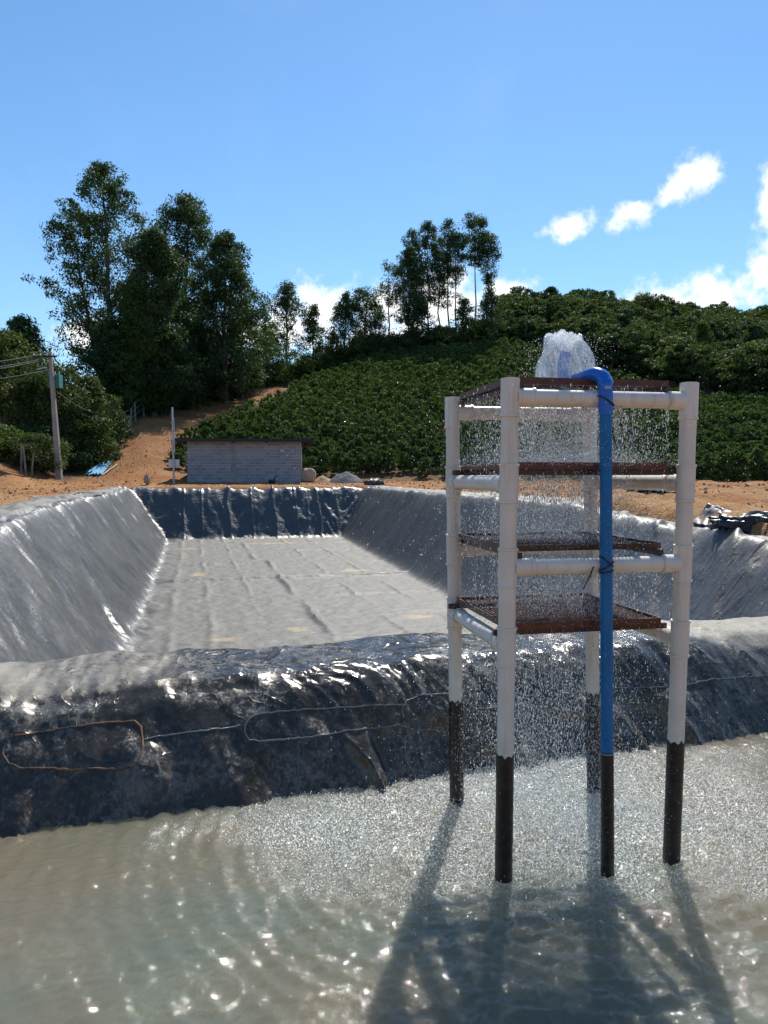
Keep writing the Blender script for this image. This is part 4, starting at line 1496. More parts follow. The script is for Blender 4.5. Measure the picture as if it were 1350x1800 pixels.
# galvanised post with meter box
g = G(306, 47.6)
top = P(303, 716, 47.6)
r = thing('steel_post', 'thin galvanised steel post with a meter box left of the block building', 'post', g)
tx = top.x - g.x
H = top.z - g.z
mb = MB()
mb.tube([(0, 0, -0.3), (tx, 0, H)], 0.062, 10)
mb.build('shaft', M_GALV, r, True)
mb = MB()
mb.box((-0.34, 0.10, 0.95), (0.30, 0.30, 1.46))
mb.build('meter_box', M_WHITEP, r)
mb = MB()
mb.tube([(tx * 0.55 + 0.10, -0.03, H * 0.40), (tx + 0.09, -0.03, H * 0.86)], 0.028, 8)
mb.build('conduit', M_GALV, r, True)
for k in range(3):
    mb = MB()
    z = H * (0.70 + 0.1 * k)
    mb.tube([(tx * z / H - 0.10, -0.05, z), (tx * z / H + 0.08, -0.05, z)], 0.032, 8)
    mb.build('bracket', M_GALV, r, True)

# white plastic sack stump near the rim
g = G(259, 43.9)
lo = lump('plastic_bag', (0.15, 0.14, 0.28), 223, M_SACK, None, 0.6, 40, 1.25, (g.x, g.y, g.z + 0.3), 3.0)
tag(lo, 'small crumpled pale plastic bag standing on the dirt by the pond corner', 'bag')

# vehicle parked behind the building: only its front corner shows
ca = Matrix.Rotation(BANG, 4, 'Z')
vp = Vector((BA.x, BA.y, 0)) + ca @ Vector((-0.58, 3.2, 0))
vz = float(terr(np.array([vp.x]), np.array([vp.y]))[0])
r = thing('parked_pickup', 'dark pickup with a pale bonnet parked behind the left corner of the block building', 'pickup truck', (vp.x, vp.y, vz), BANG)
M_CAR = simple_mat('dark_car_paint', (0.03, 0.033, 0.038), 0.25, 0.05)


def prism(prof, y0, y1):
    mb_ = MB()
    n_ = len(prof)
    mb_.v = [(x, y0, z) for x, z in prof] + [(x, y1, z) for x, z in prof]
    bm_ = bmesh.new()
    vs_ = [bm_.verts.new(v) for v in mb_.v]
    bm_.faces.new(vs_[:n_])
    bm_.faces.new(vs_[n_:][::-1])
    for i_ in range(n_):
        j_ = (i_ + 1) % n_
        bm_.faces.new((vs_[j_], vs_[i_], vs_[i_ + n_], vs_[j_ + n_]))
    bmesh.ops.recalc_face_normals(bm_, faces=bm_.faces)
    me_ = bpy.data.meshes.new('part')
    bm_.to_mesh(me_)
    bm_.free()
    return me_


def part(name, me, m, parent):
    me.materials.append(m)
    return obj(name, me, parent)


part('body', prism([(0, 0.38), (4.6, 0.38), (4.6, 0.95), (1.2, 0.98), (0.02, 0.86)], 0, 1.7), M_CAR, r)
part('bonnet', prism([(-0.01, 0.87), (1.2, 0.99), (1.25, 1.05), (0.0, 0.95)], 0.05, 1.65), M_WHITEP, r)
part('cab', prism([(1.2, 0.99), (3.3, 0.96), (3.2, 1.6), (1.75, 1.62)], 0.1, 1.6), M_CAR, r)
part('windscreen', prism([(1.16, 1.0), (1.22, 1.0), (1.73, 1.6), (1.69, 1.6)], 0.2, 1.5), M_GLASS, r)
part('bumper', prism([(-0.1, 0.42), (0.0, 0.42), (0.0, 0.62), (-0.1, 0.60)], 0.02, 1.68), M_DARK, r)
for y in (0.12, 1.30):
    part('headlight', prism([(-0.03, 0.66), (0.0, 0.66), (0.0, 0.82), (-0.03, 0.80)], y, y + 0.28), M_WHITEP, r)
for x in (0.8, 3.7):
    for y in (-0.02, 1.52):
        mb = MB()
        mb.tube([(x, y, 0.36), (x, y + 0.2, 0.36)], 0.36, 20)
        w = mb.build('wheel', M_DARK, r, True)
        mb = MB()
        mb.tube([(x, y - 0.008, 0.36), (x, y + 0.208, 0.36)], 0.2, 14)
        mb.build('rim', M_GALV, w, True)

# blue pipes lying on the track
pr = random.Random(3)
ends = []
for k in range(15):
    layer = 0 if k < 10 else 1
    t = (k % 10) / 9 if layer == 0 else (k - 10 + 0.5) / 5
    p0 = 153 + 25 * t + pr.uniform(-1, 1)
    p1 = 176 + 20 * t + pr.uniform(-1.5, 1.5)
    d0 = 50.3 + pr.uniform(-0.3, 0.4)
    a, b = G(p0, d0), G(p1, d0 + 5.7)
    ts_ = np.linspace(0, 1, 9)
    gap = max(float(terr(np.array([a.x + (b.x - a.x) * t_]), np.array([a.y + (b.y - a.y) * t_]))[0]) - (a.z + (b.z - a.z) * t_) for t_ in ts_)
    a.z += gap * 0.8 + 0.07 + 0.11 * layer
    b.z += gap * 0.8 + 0.07 + 0.11 * layer
    mb = MB()
    mb.tube([a, b], 0.055, 10, False)
    bb = (b - a).normalized()
    mb.tube([a - bb * 0.002, a + bb * 0.05], 0.046, 10)
    tag(mb.build('pvc_pipe', M_BLUEP, None, True), 'loose pale blue plastic pipe in the bundle lying on the dirt track', 'pipe', 'blue pipes lying on the track')
mb = MB()
mb.tube([G(180, 50.6, 0.05), G(208, 55.2, 0.06)], 0.035, 8)
tag(mb.build('thin_pipe', simple_mat('grey_pvc', (0.42, 0.42, 0.42), 0.5), None, True), 'single thin grey pipe lying right of the blue pipe bundle', 'pipe')


# power pole with transformer and wires
base = G(105, 45.0)
top = P(88, 618, 45.0)
r = thing('power_pole', 'leaning concrete power pole with a teal transformer on the left', 'power pole', base)
H = top.z - base.z
lx = top.x - base.x
mb = MB()
for (wa, wb) in ((0.34, 0.17),):
    n = 8
    V = []
    for i in range(n + 1):
        t = i / n
        w = (wa + (wb - wa) * t) / 2
        for (sx, sy) in ((-1, -0.8), (1, -0.8), (1, 0.8), (-1, 0.8)):
            V.append((lx * t + sx * w, sy * w, H * t - (0.4 if i == 0 else 0)))
    Q = []
    for i in range(n):
        for k in range(4):
            Q.append((i * 4 + k, i * 4 + (k + 1) % 4, i * 4 + 4 + (k + 1) % 4, i * 4 + 4 + k))
    Q.append((n * 4, n * 4 + 1, n * 4 + 2, n * 4 + 3))
    mb.add(V, Q)
mb.build('shaft', M_POLE, r)
zt = P(90, 668, 45).z - base.z
mb = MB()
cxx = lx * zt / H
mb.box((cxx - 0.30, 0.16, zt - 0.40), (cxx + 0.36, 0.62, zt + 0.36))
tr = mb.build('transformer', M_TEAL, r)
for k in range(9):
    mb = MB()
    x = cxx - 0.29 + k * 0.08
    mb.box((x, 0.07, zt - 0.34), (x + 0.022, 0.158, zt + 0.30))
    mb.build('cooling_fin', M_TEAL, tr)
for k in range(3):
    mb = MB()
    x = cxx - 0.2 + k * 0.23
    mb.tube([(x, 0.38, zt + 0.355), (x, 0.38, zt + 0.44), (x, 0.38, zt + 0.56)], [0.05, 0.035, 0.02], 8)
    mb.build('bushing', M_WHITEP, tr, True)
za = P(88, 627, 45).z - base.z
mb = MB()
mb.bar((lx * za / H - 0.95, -0.12, za - 0.02), (lx * za / H + 0.42, -0.12, za), 0.09, 0.09)
mb.build('crossarm', M_WOOD, r)
for k in range(4):
    mb = MB()
    x = lx * za / H - 0.9 + k * 0.38
    mb.tube([(x, -0.12, za + 0.03), (x, -0.12, za + 0.10), (x, -0.12, za + 0.2)], [0.03, 0.06, 0.03], 8)
    mb.build('insulator', M_WHITEP, r, True)
mb = MB()
mb.bar((lx * za / H - 0.75, -0.1, za - 0.75), (lx * za / H - 0.2, -0.1, za - 0.62), 0.05, 0.05)
mb.build('fuse_bracket', M_GALV, r)


def wire(a, b, sag, label, rad=0.016):
    mb_ = MB()
    pts_ = []
    for i_ in range(17):
        t_ = i_ / 16
        q_ = Vector(a).lerp(Vector(b), t_)
        q_.z -= sag * 4 * t_ * (1 - t_)
        pts_.append(q_)
    mb_.tube(pts_, rad, 5)
    tag(mb_.build('power_line', M_WIRE, None, True), label, 'wire')


for (ya, yb, dd, lab) in ((623, 618, 45, 'uppermost power line running left from the pole'), (632, 628, 44.6, 'second power line from the top running left from the pole'),
                          (635, 634, 45.3, 'third power line from the top running left from the pole'), (649, 655, 45, 'lowest power line running left from the pole below the crossarm')):
    wire(P(88 if ya > 640 else 68, ya, 45), P(-330, yb, dd - 7), 0.65, lab)
wire(P(98, 686, 45), P(178, 728, 55), 0.25, 'thin guy wire running down right from the pole into the shrubs', 0.010)

# rough fence climbing along the track
M_POST = simple_mat('grey_fence_wood', (0.27, 0.24, 0.21), 0.9, 0.25, 4.0, 0.3, 30.0)
fr = thing('track_fence', 'rough grey wooden post and wire fence climbing beside the dirt track', 'fence', (0, 0, 0))
fp = [(214, 62), (222, 64), (231, 67), (240, 69), (255, 72), (270, 75), (286, 77), (302, 79), (318, 81), (333, 83), (348, 85), (363, 87), (377, 89), (391, 91), (405, 93), (420, 95)]
tops = []
for k, (px, d) in enumerate(fp):
    g = G(px, d)
    hh = random.uniform(1.5, 2.0) + (0.6 if k < 2 else 0)
    mb = MB()
    tp = g + Vector((random.uniform(-0.12, 0.12), 0, hh))
    mb.tube([g - Vector((0, 0, 0.3)), tp], [0.085, 0.065], 7)
    mb.build('post', M_POST, fr, True)
    tops.append((g, tp))
for f in (0.35, 0.65, 0.93):
    mb = MB()
    mb.tube([a.lerp(b, f) + Vector((0, -0.08, 0)) for a, b in tops], 0.014, 4)
    mb.build('wire', M_WIRE, fr, True)
# stakes by the tree on the cut bank
for k, (px, d, hh, lean, lab) in enumerate(((38, 43.4, 1.6, 0.05, 'left one of the three grey stakes on the cut bank'), (47, 43.0, 1.7, -0.15, 'middle one of the three grey stakes on the cut bank'), (55, 43.2, 1.3, 0.18, 'right one of the three grey stakes on the cut bank'))):
    g = G(px, d)
    mb = MB()
    mb.tube([g - Vector((0, 0, 0.2)), g + Vector((lean, 0, hh))], [0.06, 0.045], 7)
    tag(mb.build('fence_stake', M_POST, None, True), lab, 'stake', 'stakes on the cut bank')

# heap of folded black liner on the right bank
M_BLACKL = simple_mat('black_liner', (0.02, 0.022, 0.027), 0.28, 0.2, 5.0, 0.3, 12.0)
g = G(1158, 18.6)
lo = lump('liner_heap', (0.62, 0.42, 0.36), 231, M_BLACKL, None, 0.34, 60, 0.8, (g.x, g.y, float(g.z) + 0.16), 2.2)
tag(lo, 'heap of folded black liner on the right bank behind the tower', 'liner heap')


g = Vector((gx(1318, 13.0), 13.0, 1.50))
lo = lump('liner_heap', (0.62, 0.2, 0.15), 237, M_BLACKL, None, 0.38, 60, 0.8, (g.x, g.y, g.z + 0.06), 2.6)
lo.rotation_euler = (0, 0, -0.75)
tag(lo, 'bunched black liner roll on the right bank at the photo edge', 'liner heap')


def flap(name, label, A, B, wid, hgt, seed, mat_, sag=0.5):
    """loose strip of liner standing up along a rim, its free edge folded over"""
    n, m_ = 90, 26
    t = np.linspace(0, 1, n)[:, None]
    s = np.linspace(0, 1, m_)[None, :]
    A, B = np.array(A), np.array(B)
    ax = (B - A) / np.linalg.norm(B - A)
    sd = np.array([-ax[1], ax[0], 0.0])
    lift = hgt * (0.25 + 0.75 * np.abs(np.cos(t * math.pi * 1.5 + 0.3)) ** sag)
    prof_o = np.sin(s * math.pi * 0.9) * 0.55 + s * 0.45
    prof_z = np.sin(s * math.pi * 0.62) - 0.35 * s ** 3
    X = A[None, None, :] + (B - A)[None, None, :] * t[..., None] + sd[None, None, :] * (wid * prof_o * (0.8 + 0.3 * fbm(t * 4, s * 0.5, seed)))[..., None]
    zz = lift * prof_z + 0.10 * hgt * (ridged(t * 7 + s, s * 1.5, seed + 3, 2) - 0.8)
    X = X + np.array([0, 0, 1.0])[None, None, :] * zz[..., None]
    o_ = obj(name, mesh_np(name, X.reshape(-1, 3), grid_quads(n, m_), None, mat_, True, {'dust': np.full(n * m_, 0.22), 'mud': np.zeros(n * m_)}))
    md = o_.modifiers.new('thickness', 'SOLIDIFY')
    md.thickness = 0.006
    tag(o_, label, 'liner flap')


z0 = float(plateau(np.array([13.0]))[0])
flap('liner_flap', 'turned up pale liner flap with a dark hollow behind it on the right bank', (gx(1212, 14.3), 14.3, 1.50), (gx(1440, 11.5), 11.5, 1.40), 0.55, 0.42, 241, M_LINER)
flap('liner_flap', 'crumpled grey liner flap along the left rim of the pond, at the photo edge', P(-60, 918, 14.8), P(88, 883, 20.0), 0.5, 0.13, 247, M_LINER)
flap('liner_flap', 'crumpled grey liner flap farther along the left rim of the pond', P(85, 884, 20.2), P(182, 869, 28.0), 0.6, 0.2, 253, M_LINER)

# clods and stones strewn over the dirt
def clods():
    rg = np.random.default_rng(12)
    V, T = [], []
    octa = np.array([(1, 0, 0), (-1, 0, 0), (0, 1, 0), (0, -1, 0), (0, 0, 1), (0, 0, -1)], float)
    of = np.array([(0, 2, 4), (2, 1, 4), (1, 3, 4), (3, 0, 4), (2, 0, 5), (1, 2, 5), (3, 1, 5), (0, 3, 5)])
    n = 0
    xs = rg.uniform(-26, 22, 9000)
    ys = rg.uniform(14, 66, 9000)
    u, v = to_uv(xs, ys)
    px = 675 + F * xs / ys
    ok = ((u < -4.6) | (u > 10.8) | (v > 44.5)) & (px > -40) & (px < 1400)
    ok &= (ys < 56) | (road_dist(xs, ys) < 4)
    xs, ys = xs[ok], ys[ok]
    zs = terr(xs, ys)
    for x, y, z in zip(xs, ys, zs):
        s = 0.015 + 0.05 * rg.random() ** 4 + 0.0003 * y
        V.append(octa * s * rg.uniform(0.6, 1.4, (6, 3)) + (x, y, z + 0.2 * s))
        T.append(of + n)
        n += 6
    o_ = obj('dirt_clods', mesh_np('dirt_clods', np.concatenate(V), None, np.concatenate(T), simple_mat('clod', (0.40, 0.22, 0.10), 0.95, 0.25, 3.0), False))
    o_['kind'] = 'stuff'
    tag(o_, 'small clods and stones scattered over the orange dirt', 'clods')


clods()
# ------------------------------------------------------------------ aeration tower
def pvc_material():
    m, N = mat('cream_pvc')
    c = N.coord('Object')
    n = N.noise(c, 3.0, 5.0, 0.6)
    base = N.mix(N.ramp(n, 0.35, 0.7), (0.72, 0.66, 0.56), (0.80, 0.765, 0.69))
    sp = N.ramp(N.noise(c, 11.0, 3.0, 0.5), 0.72, 0.78)
    base = N.mix(N.math('MULTIPLY', sp, 0.8), base, (0.36, 0.25, 0.14))
    run = N.ramp(N.noise(N.coord('Object', (26.0, 26.0, 1.6)), 1.0, 4.0, 0.6), 0.52, 0.72)
    base = N.mix(N.math('MULTIPLY', run, 0.38), base, (0.42, 0.34, 0.25))
    p = principled(N, base, N.ramp(n, 0.3, 0.7, 0.28, 0.42), N.bump(N.noise(c, 6.0, 2.0), 0.04, 0.02))
    out(N, p)
    return m


M_PVC = pvc_material()
M_COAT, N = mat('black_coating')
cN = N.coord('Object')
n_ = N.noise(cN, 22.0, 6.0, 0.7)
out(N, principled(N, N.mix(N.ramp(n_, 0.35, 0.7), (0.006, 0.006, 0.006), (0.020, 0.019, 0.018)), N.ramp(n_, 0.3, 0.7, 0.25, 0.55), N.bump(n_, 0.5, 0.01)))
M_RUST, N = mat('red_oxide_steel')
cN = N.coord('Object')
n_ = N.noise(cN, 9.0, 6.0, 0.7)
out(N, principled(N, N.mix(N.ramp(n_, 0.35, 0.7), (0.075, 0.019, 0.012), (0.15, 0.040, 0.020)), 0.42, N.bump(N.noise(cN, 60.0, 4.0), 0.25, 0.008)))
M_BROWN = simple_mat('dark_brown_steel', (0.075, 0.038, 0.030), 0.4, 0.3, 10.0)
M_BLUE, N = mat('blue_pvc')
cN = N.coord('Object')
n_ = N.noise(cN, 5.0, 5.0, 0.6)
out(N, principled(N, N.mix(N.ramp(n_, 0.35, 0.7), (0.004, 0.14, 0.37), (0.006, 0.175, 0.44)), 0.3, None, Specular_IOR_Level=0.3))
M_BLUE2 = simple_mat('bright_blue_pvc', (0.012, 0.15, 0.62), 0.22, 0.08, 5.0)
M_TIE = simple_mat('black_cable_tie', (0.012, 0.012, 0.013), 0.4, 0.1)

Z_TOP = 2.97
FLb, FRb = PZ(885, 1546, 0), PZ(1180, 1513, 0)
BLb, BRb = PZ(803, 1409, 0), PZ(1044, 1390, 0)


def col_top(px, py, b):
    """point at pixel column px with the depth of the post base"""
    p = P(px, py, b.y)
    return Vector((p.x, b.y, Z_TOP))


POSTS = {'fl': (FLb, col_top(897, 672, FLb)), 'fr': (FRb, col_top(1212, 668, FRb)), 'bl': (BLb, col_top(795, 699, BLb)), 'br': (BRb, col_top(1036, 700, BRb))}


def at_z(k, z):
    a, b = POSTS[k]
    return a.lerp(b, z / Z_TOP)


tower = thing('aeration_tower', 'open tower of cream plastic pipes standing in the water', 'tower', (TOWER_C.x, TOWER_C.y, 0))


def world_part(mb, name, m, parent=tower, smooth=True):
    o_ = mb.build(name, m, None, smooth)
    o_.parent = parent
    base_ = Vector((0, 0, 0))
    q_ = parent
    while q_ is not None:
        base_ += q_.location
        q_ = q_.parent
    o_.data.transform(Matrix.Translation(-base_))
    return o_


PR = 0.050
LEVELS = [(2.86, 'fb'), (2.36, 'lr'), (1.87, 'fb'), (1.405, 'lr')]
for k in POSTS:
    mb = MB()
    n = 24
    # hollow pipe: outer wall, lip, inner wall
    mb.tube([at_z(k, 0.72), at_z(k, 1.5), at_z(k, 2.3), at_z(k, Z_TOP)], PR, n, False)
    mb.tube([at_z(k, Z_TOP), at_z(k, Z_TOP - 0.14)], PR - 0.004, n, True)
    lip0 = at_z(k, Z_TOP)
    mb.tube([lip0 - Vector((0, 0, 0.001)), lip0, lip0 + Vector((0, 0, 0.0005)), lip0 - Vector((0, 0, 0.001))], [PR, PR, PR - 0.004, PR - 0.004], n, False)
    post = world_part(mb, 'post', M_PVC)
    mb = MB()
    mb.tube([at_z(k, -0.7), at_z(k, 0.3), at_z(k, 0.735)], PR + 0.0025, n, False)
    zb = len(mb.v)
    top = at_z(k, 0.735)
    ring = []
    for i in range(n):
        v = Vector(mb.v[zb - n + i])
        ring.append((v.x, v.y, v.z + 0.028 + 0.020 * math.sin(i * 1.9 + len(k) * 3) * random.random()))
    mb.add([mb.v[zb - n + i] for i in range(n)] + ring, [(i, (i + 1) % n, n + (i + 1) % n, n + i) for i in range(n)])
    world_part(mb, 'black_coated_foot', M_COAT, post)
    for (z, kind) in LEVELS:
        mb = MB()
        lo, hi = (z - 0.115, Z_TOP - 0.002) if z > 2.8 else (z - 0.115, z + 0.115)
        mb.tube([at_z(k, lo), at_z(k, hi)], PR + 0.0055, n, z < 2.8)
        for zc in (lo,) if z > 2.8 else (lo, hi - 0.018):
            mb.tube([at_z(k, zc), at_z(k, zc + 0.003), at_z(k, zc + 0.015), at_z(k, zc + 0.018)], [PR + 0.006, PR + 0.0105, PR + 0.0105, PR + 0.006], n)
        world_part(mb, 'tee_coupling', M_PVC, post)


def crossbar(k1, k2, z):
    a, b = at_z(k1, z), at_z(k2, z)
    d = (b - a).normalized()
    mb_ = MB()
    mb_.tube([a + d * 0.05, b - d * 0.05], PR * 0.98, 24)
    c_ = world_part(mb_, 'crossbar', M_PVC)
    for p_, s_ in ((a, 1), (b, -1)):
        mb_ = MB()
        mb_.tube([p_ + d * s_ * 0.035, p_ + d * s_ * 0.15], PR + 0.005, 24)
        mb_.tube([p_ + d * s_ * 0.132, p_ + d * s_ * 0.135, p_ + d * s_ * 0.147, p_ + d * s_ * 0.150], [PR + 0.006, PR + 0.010, PR + 0.010, PR + 0.006], 24)
        world_part(mb_, 'socket', M_PVC, c_)


for (z, kind) in LEVELS:
    if kind == 'fb':
        crossbar('fl', 'fr', z)
        crossbar('bl', 'br', z)
    else:
        crossbar('fl', 'bl', z)
        crossbar('fr', 'br', z)

# trays: angle-iron frame, bar grating, two carrier bars underneath
TRAYS = []


def tray(z, label, corners, kind, fh, mf):
    """corners fl, fr, br, bl (xy) at height z (underside)"""
    o_ = thing('aeration_tray', label, 'tray', ((corners[0].x + corners[2].x) / 2, (corners[0].y + corners[2].y) / 2, z), 0, 'trays in the aeration tower')
    C_ = [Vector((c.x, c.y, z + getattr(c, 'z', 0))) for c in corners]
    ds = []
    for i in range(4):
        a, b = C_[i], C_[(i + 1) % 4]
        e_ = (b - a).normalized()
        mb_ = MB()
        mb_.bar(a + Vector((0, 0, fh / 2)), b + Vector((0, 0, fh / 2)), 0.006, fh)
        inn = Vector((-e_.y, e_.x, 0))
        mb_.bar(a + inn * 0.022 + Vector((0, 0, 0.003)), b + inn * 0.022 + Vector((0, 0, 0.003)), 0.036, 0.005)
        world_part(mb_, 'frame_bar', mf, o_, False)
    mb_ = MB()
    n_b = 40
    for i in range(n_b + 1):
        t = (i + 0.5) / (n_b + 1)
        a = C_[0].lerp(C_[1], t) + Vector((0, 0, 0.012))
        b = C_[3].lerp(C_[2], t) + Vector((0, 0, 0.012))
        mb_.bar(a.lerp(b, 0.01), a.lerp(b, 0.99), 0.0032, 0.012)
    for i in range(11):
        t = (i + 0.5) / 11
        a = C_[0].lerp(C_[3], t) + Vector((0, 0, 0.010))
        b = C_[1].lerp(C_[2], t) + Vector((0, 0, 0.010))
        mb_.bar(a.lerp(b, 0.01), a.lerp(b, 0.99), 0.006, 0.005)
    gobj = world_part(mb_, 'grate', mf, o_, False)
    gobj['kind'] = 'stuff'
    for t in (0.04, 0.96):
        if kind == 'lr':
            a, b = C_[0].lerp(C_[3], t), C_[1].lerp(C_[2], t)
        else:
            a, b = C_[0].lerp(C_[1], t), C_[3].lerp(C_[2], t)
        e_ = (b - a).normalized()
        mb_ = MB()
        mb_.bar(a - e_ * 0.075 - Vector((0, 0, 0.0185)), b + e_ * 0.06 - Vector((0, 0, 0.0185)), 0.030, 0.034)
        world_part(mb_, 'carrier_bar', M_BROWN, o_, False)
    TRAYS.append((z, C_))


ex = (FRb - FLb)
ex.z = 0
ex.normalize()
ey = Vector((-ex.y, ex.x, 0))


def tray_corners(z, x0, x1, y0, y1, tilt=0.0):
    o0 = at_z('fl', z)
    r_ = []
    for (a, b) in ((x0, y0), (x1, y0), (x1, y1), (x0, y1)):
        p_ = o0 + ex * a + ey * b
        p_.z = tilt * b
        r_.append(p_)
    return r_


tray(2.86 + PR + 0.036, 'topmost reddish brown steel tray under the water jet', tray_corners(2.9, 0.02, 1.04, 0.05, 1.04), 'fb', 0.040, M_RUST)
tray(2.36 + PR + 0.036, 'second reddish brown steel tray from the top', tray_corners(2.4, 0.03, 1.03, 0.02, 1.02), 'lr', 0.040, M_RUST)
tray(1.87 + PR + 0.036, 'third dark brown steel tray from the top, dripping water', tray_corners(1.9, 0.03, 1.02, 0.06, 1.05), 'fb', 0.036, M_BROWN)
tray(1.405 + PR + 0.036, 'lowest brown steel grating tray above the water', tray_corners(1.45, 0.02, 1.02, 0.04, 1.06), 'lr', 0.038, M_RUST)

# ------------------------------------------------------------------ blue feed pipe
BP = PZ(1068, 1537, 0)
bx, by = BP.x, BP.y
pipe = thing('feed_pipe', 'blue water pipe rising beside the tower and bending over its top', 'pipe', (bx, by, 0))
q = P(1064, 720, by)
topx = q.x
BR_ = 0.0365


def pz_at(z):
    t = z / 2.9
    return Vector((bx + (topx - bx) * t, by, z))


mb = MB()
mb.tube([pz_at(0.74), pz_at(1.5), pz_at(2.3), pz_at(2.80)], BR_, 22)
world_part(mb, 'riser', M_BLUE, pipe)
mb = MB()
mb.tube([pz_at(-0.6), pz_at(0.4), pz_at(0.755)], BR_ + 0.003, 22)
world_part(mb, 'black_coated_foot', M_COAT, pipe)
# elbow and nozzle
def smooth_path(p, k):
    r_ = []
    q_ = [p[0] * 2 - p[1]] + list(p) + [p[-1] * 2 - p[-2]]
    for i_ in range(1, len(q_) - 2):
        for j_ in range(k):
            t_ = j_ / k
            a_, b_, c_, d_ = q_[i_ - 1], q_[i_], q_[i_ + 1], q_[i_ + 2]
            r_.append(0.5 * ((2 * b_) + (c_ - a_) * t_ + (2 * a_ - 5 * b_ + 4 * c_ - d_) * t_ ** 2 + (3 * b_ - a_ - 3 * c_ + d_) * t_ ** 3))
    r_.append(p[-1])
    return r_


e0 = pz_at(2.76)
e1 = pz_at(2.94)
B1 = P(1062, 668, by + 0.02)
B2 = P(1050, 659, by + 0.07)
B3 = P(1033, 662, by + 0.14)
B4 = P(1012, 668, by + 0.26)
B5 = P(1000, 673, by + 0.36)
mb = MB()
EL = smooth_path([e0, pz_at(2.86), e1, P(1065, 674, by + 0.01), P(1058, 662, by + 0.04), P(1045, 658, by + 0.09), P(1032, 662, by + 0.14), P(1024, 666, by + 0.19)], 5)
mb.tube(EL, [BR_ + 0.006] * len(EL), 22)
world_part(mb, 'elbow', M_BLUE2, pipe)
mb = MB()
mb.tube([P(1026, 664, by + 0.18), B4, B5], [BR_ + 0.001] * 3, 22)
world_part(mb, 'outlet_arm', M_BLUE2, pipe)
NZ0 = P(993, 676, by + 0.44)
NZ1 = P(992, 620, by + 0.44)
mb = MB()
NP = smooth_path([B5, NZ0 + Vector((0.03, -0.04, -0.010)), NZ0 + Vector((0.004, 0, 0.006)), NZ0.lerp(NZ1, 0.35) + Vector((-0.010, 0, 0)), NZ0.lerp(NZ1, 0.7) + Vector((-0.006, 0, 0)), NZ1 + Vector((0.012, 0, 0))], 4)
mb.tube(NP, [BR_] * len(NP), 22)
world_part(mb, 'nozzle', M_BLUE2, pipe)
mb = MB()
ctr = P(1064, 683, by)
mb.box((ctr.x - 0.015, by - BR_ - 0.0085, ctr.z - 0.005), (ctr.x + 0.017, by - BR_ - 0.006, ctr.z + 0.008))
lb = world_part(mb, 'printed_label', M_WHITEP, pipe, False)
mb = MB()
for k in range(4):
    mb.box((ctr.x - 0.011 + k * 0.006, by - BR_ - 0.0095, ctr.z - 0.002), (ctr.x - 0.007 + k * 0.006, by - BR_ - 0.0087, ctr.z + 0.004))
world_part(mb, 'print', M_BLUE, lb, False)


def tie(c, tiltx, r=BR_ + 0.004, th=0.0045):
    mb_ = MB()
    pts_ = []
    for i_ in range(25):
        a_ = 2 * math.pi * i_ / 24
        x_ = r * math.cos(a_)
        pts_.append(c + Vector((x_, r * 1.05 * math.sin(a_), tiltx * x_)))
    mb_.tube(pts_, th, 6, False)
    return mb_


for (z, t_, rr) in ((2.845, -0.62, BR_ + 0.011), (1.90, -0.75, BR_ + 0.004), (1.875, 0.62, BR_ + 0.004), (1.84, 0.2, BR_ + 0.004)):
    world_part(tie(pz_at(z), t_, rr), 'cable_tie', M_TIE, pipe)
world_part(tie(pz_at(0.748), 0.05, BR_ + 0.005, 0.003), 'cable_tie', simple_mat('pale_string', (0.5, 0.46, 0.38), 0.8), pipe)
mb = MB()
mb.tube([P(1048, 985, by + 0.02), P(1038, 1010, by - 0.03), P(1032, 1022, by - 0.04), P(1025, 1036, by - 0.05)], [0.0035, 0.0045, 0.004, 0.003], 6)
world_part(mb, 'tie_tail', M_TIE, pipe)
mb = MB()
mb.tube([P(1076, 755, by - 0.01), P(1081, 775, by - 0.02), P(1085, 790, by - 0.02)], [0.004, 0.0035, 0.003], 6)
world_part(mb, 'tie_tail', M_TIE, pipe)

# ------------------------------------------------------------------ water jet, spray and splashes
M_JET, N = mat('clear_water')
fo = N.attr('foam').outputs['Fac']
jv = N.attr('flow').outputs['Vector']


def jn(sc, det, dist):
    mp_ = N.n('ShaderNodeMapping')
    mp_.inputs['Scale'].default_value = sc
    N.l(jv, mp_.inputs['Vector'])
    return N.noise(mp_.outputs[0], 1.0, det, 0.6, dist)


j1, j2 = jn((9.0, 9.0, 3.0), 5.0, 0.8), jn((22.0, 22.0, 8.0), 4.0, 0.6)
nb = N.bump(N.math('ADD', j1, N.math('MULTIPLY', j2, 0.5)), 1.0, 0.05)
gs = N.n('ShaderNodeBsdfGlossy')
gs.inputs['Roughness'].default_value = 0.06
N.l(nb, gs.inputs['Normal'])
tp = N.n('ShaderNodeBsdfTransparent')
tp.inputs['Color'].default_value = (0.93, 0.96, 0.98, 1)
fr_ = N.n('ShaderNodeFresnel')
fr_.inputs['IOR'].default_value = 1.33
N.l(nb, fr_.inputs['Normal'])
clear = N.n('ShaderNodeMixShader')
N.l(N.math('MULTIPLY', fr_.outputs[0], 0.6), clear.inputs[0])
N.l(tp.outputs[0], clear.inputs[1])
N.l(gs.outputs[0], clear.inputs[2])
tl = N.n('ShaderNodeBsdfTranslucent')
tl.inputs['Color'].default_value = (0.95, 0.97, 1.0, 1)
df = N.n('ShaderNodeBsdfDiffuse')
df.inputs['Color'].default_value = (0.92, 0.95, 0.98, 1)
wm = N.n('ShaderNodeMixShader')
wm.inputs[0].default_value = 0.65
N.l(df.outputs[0], wm.inputs[1])
N.l(tl.outputs[0], wm.inputs[2])
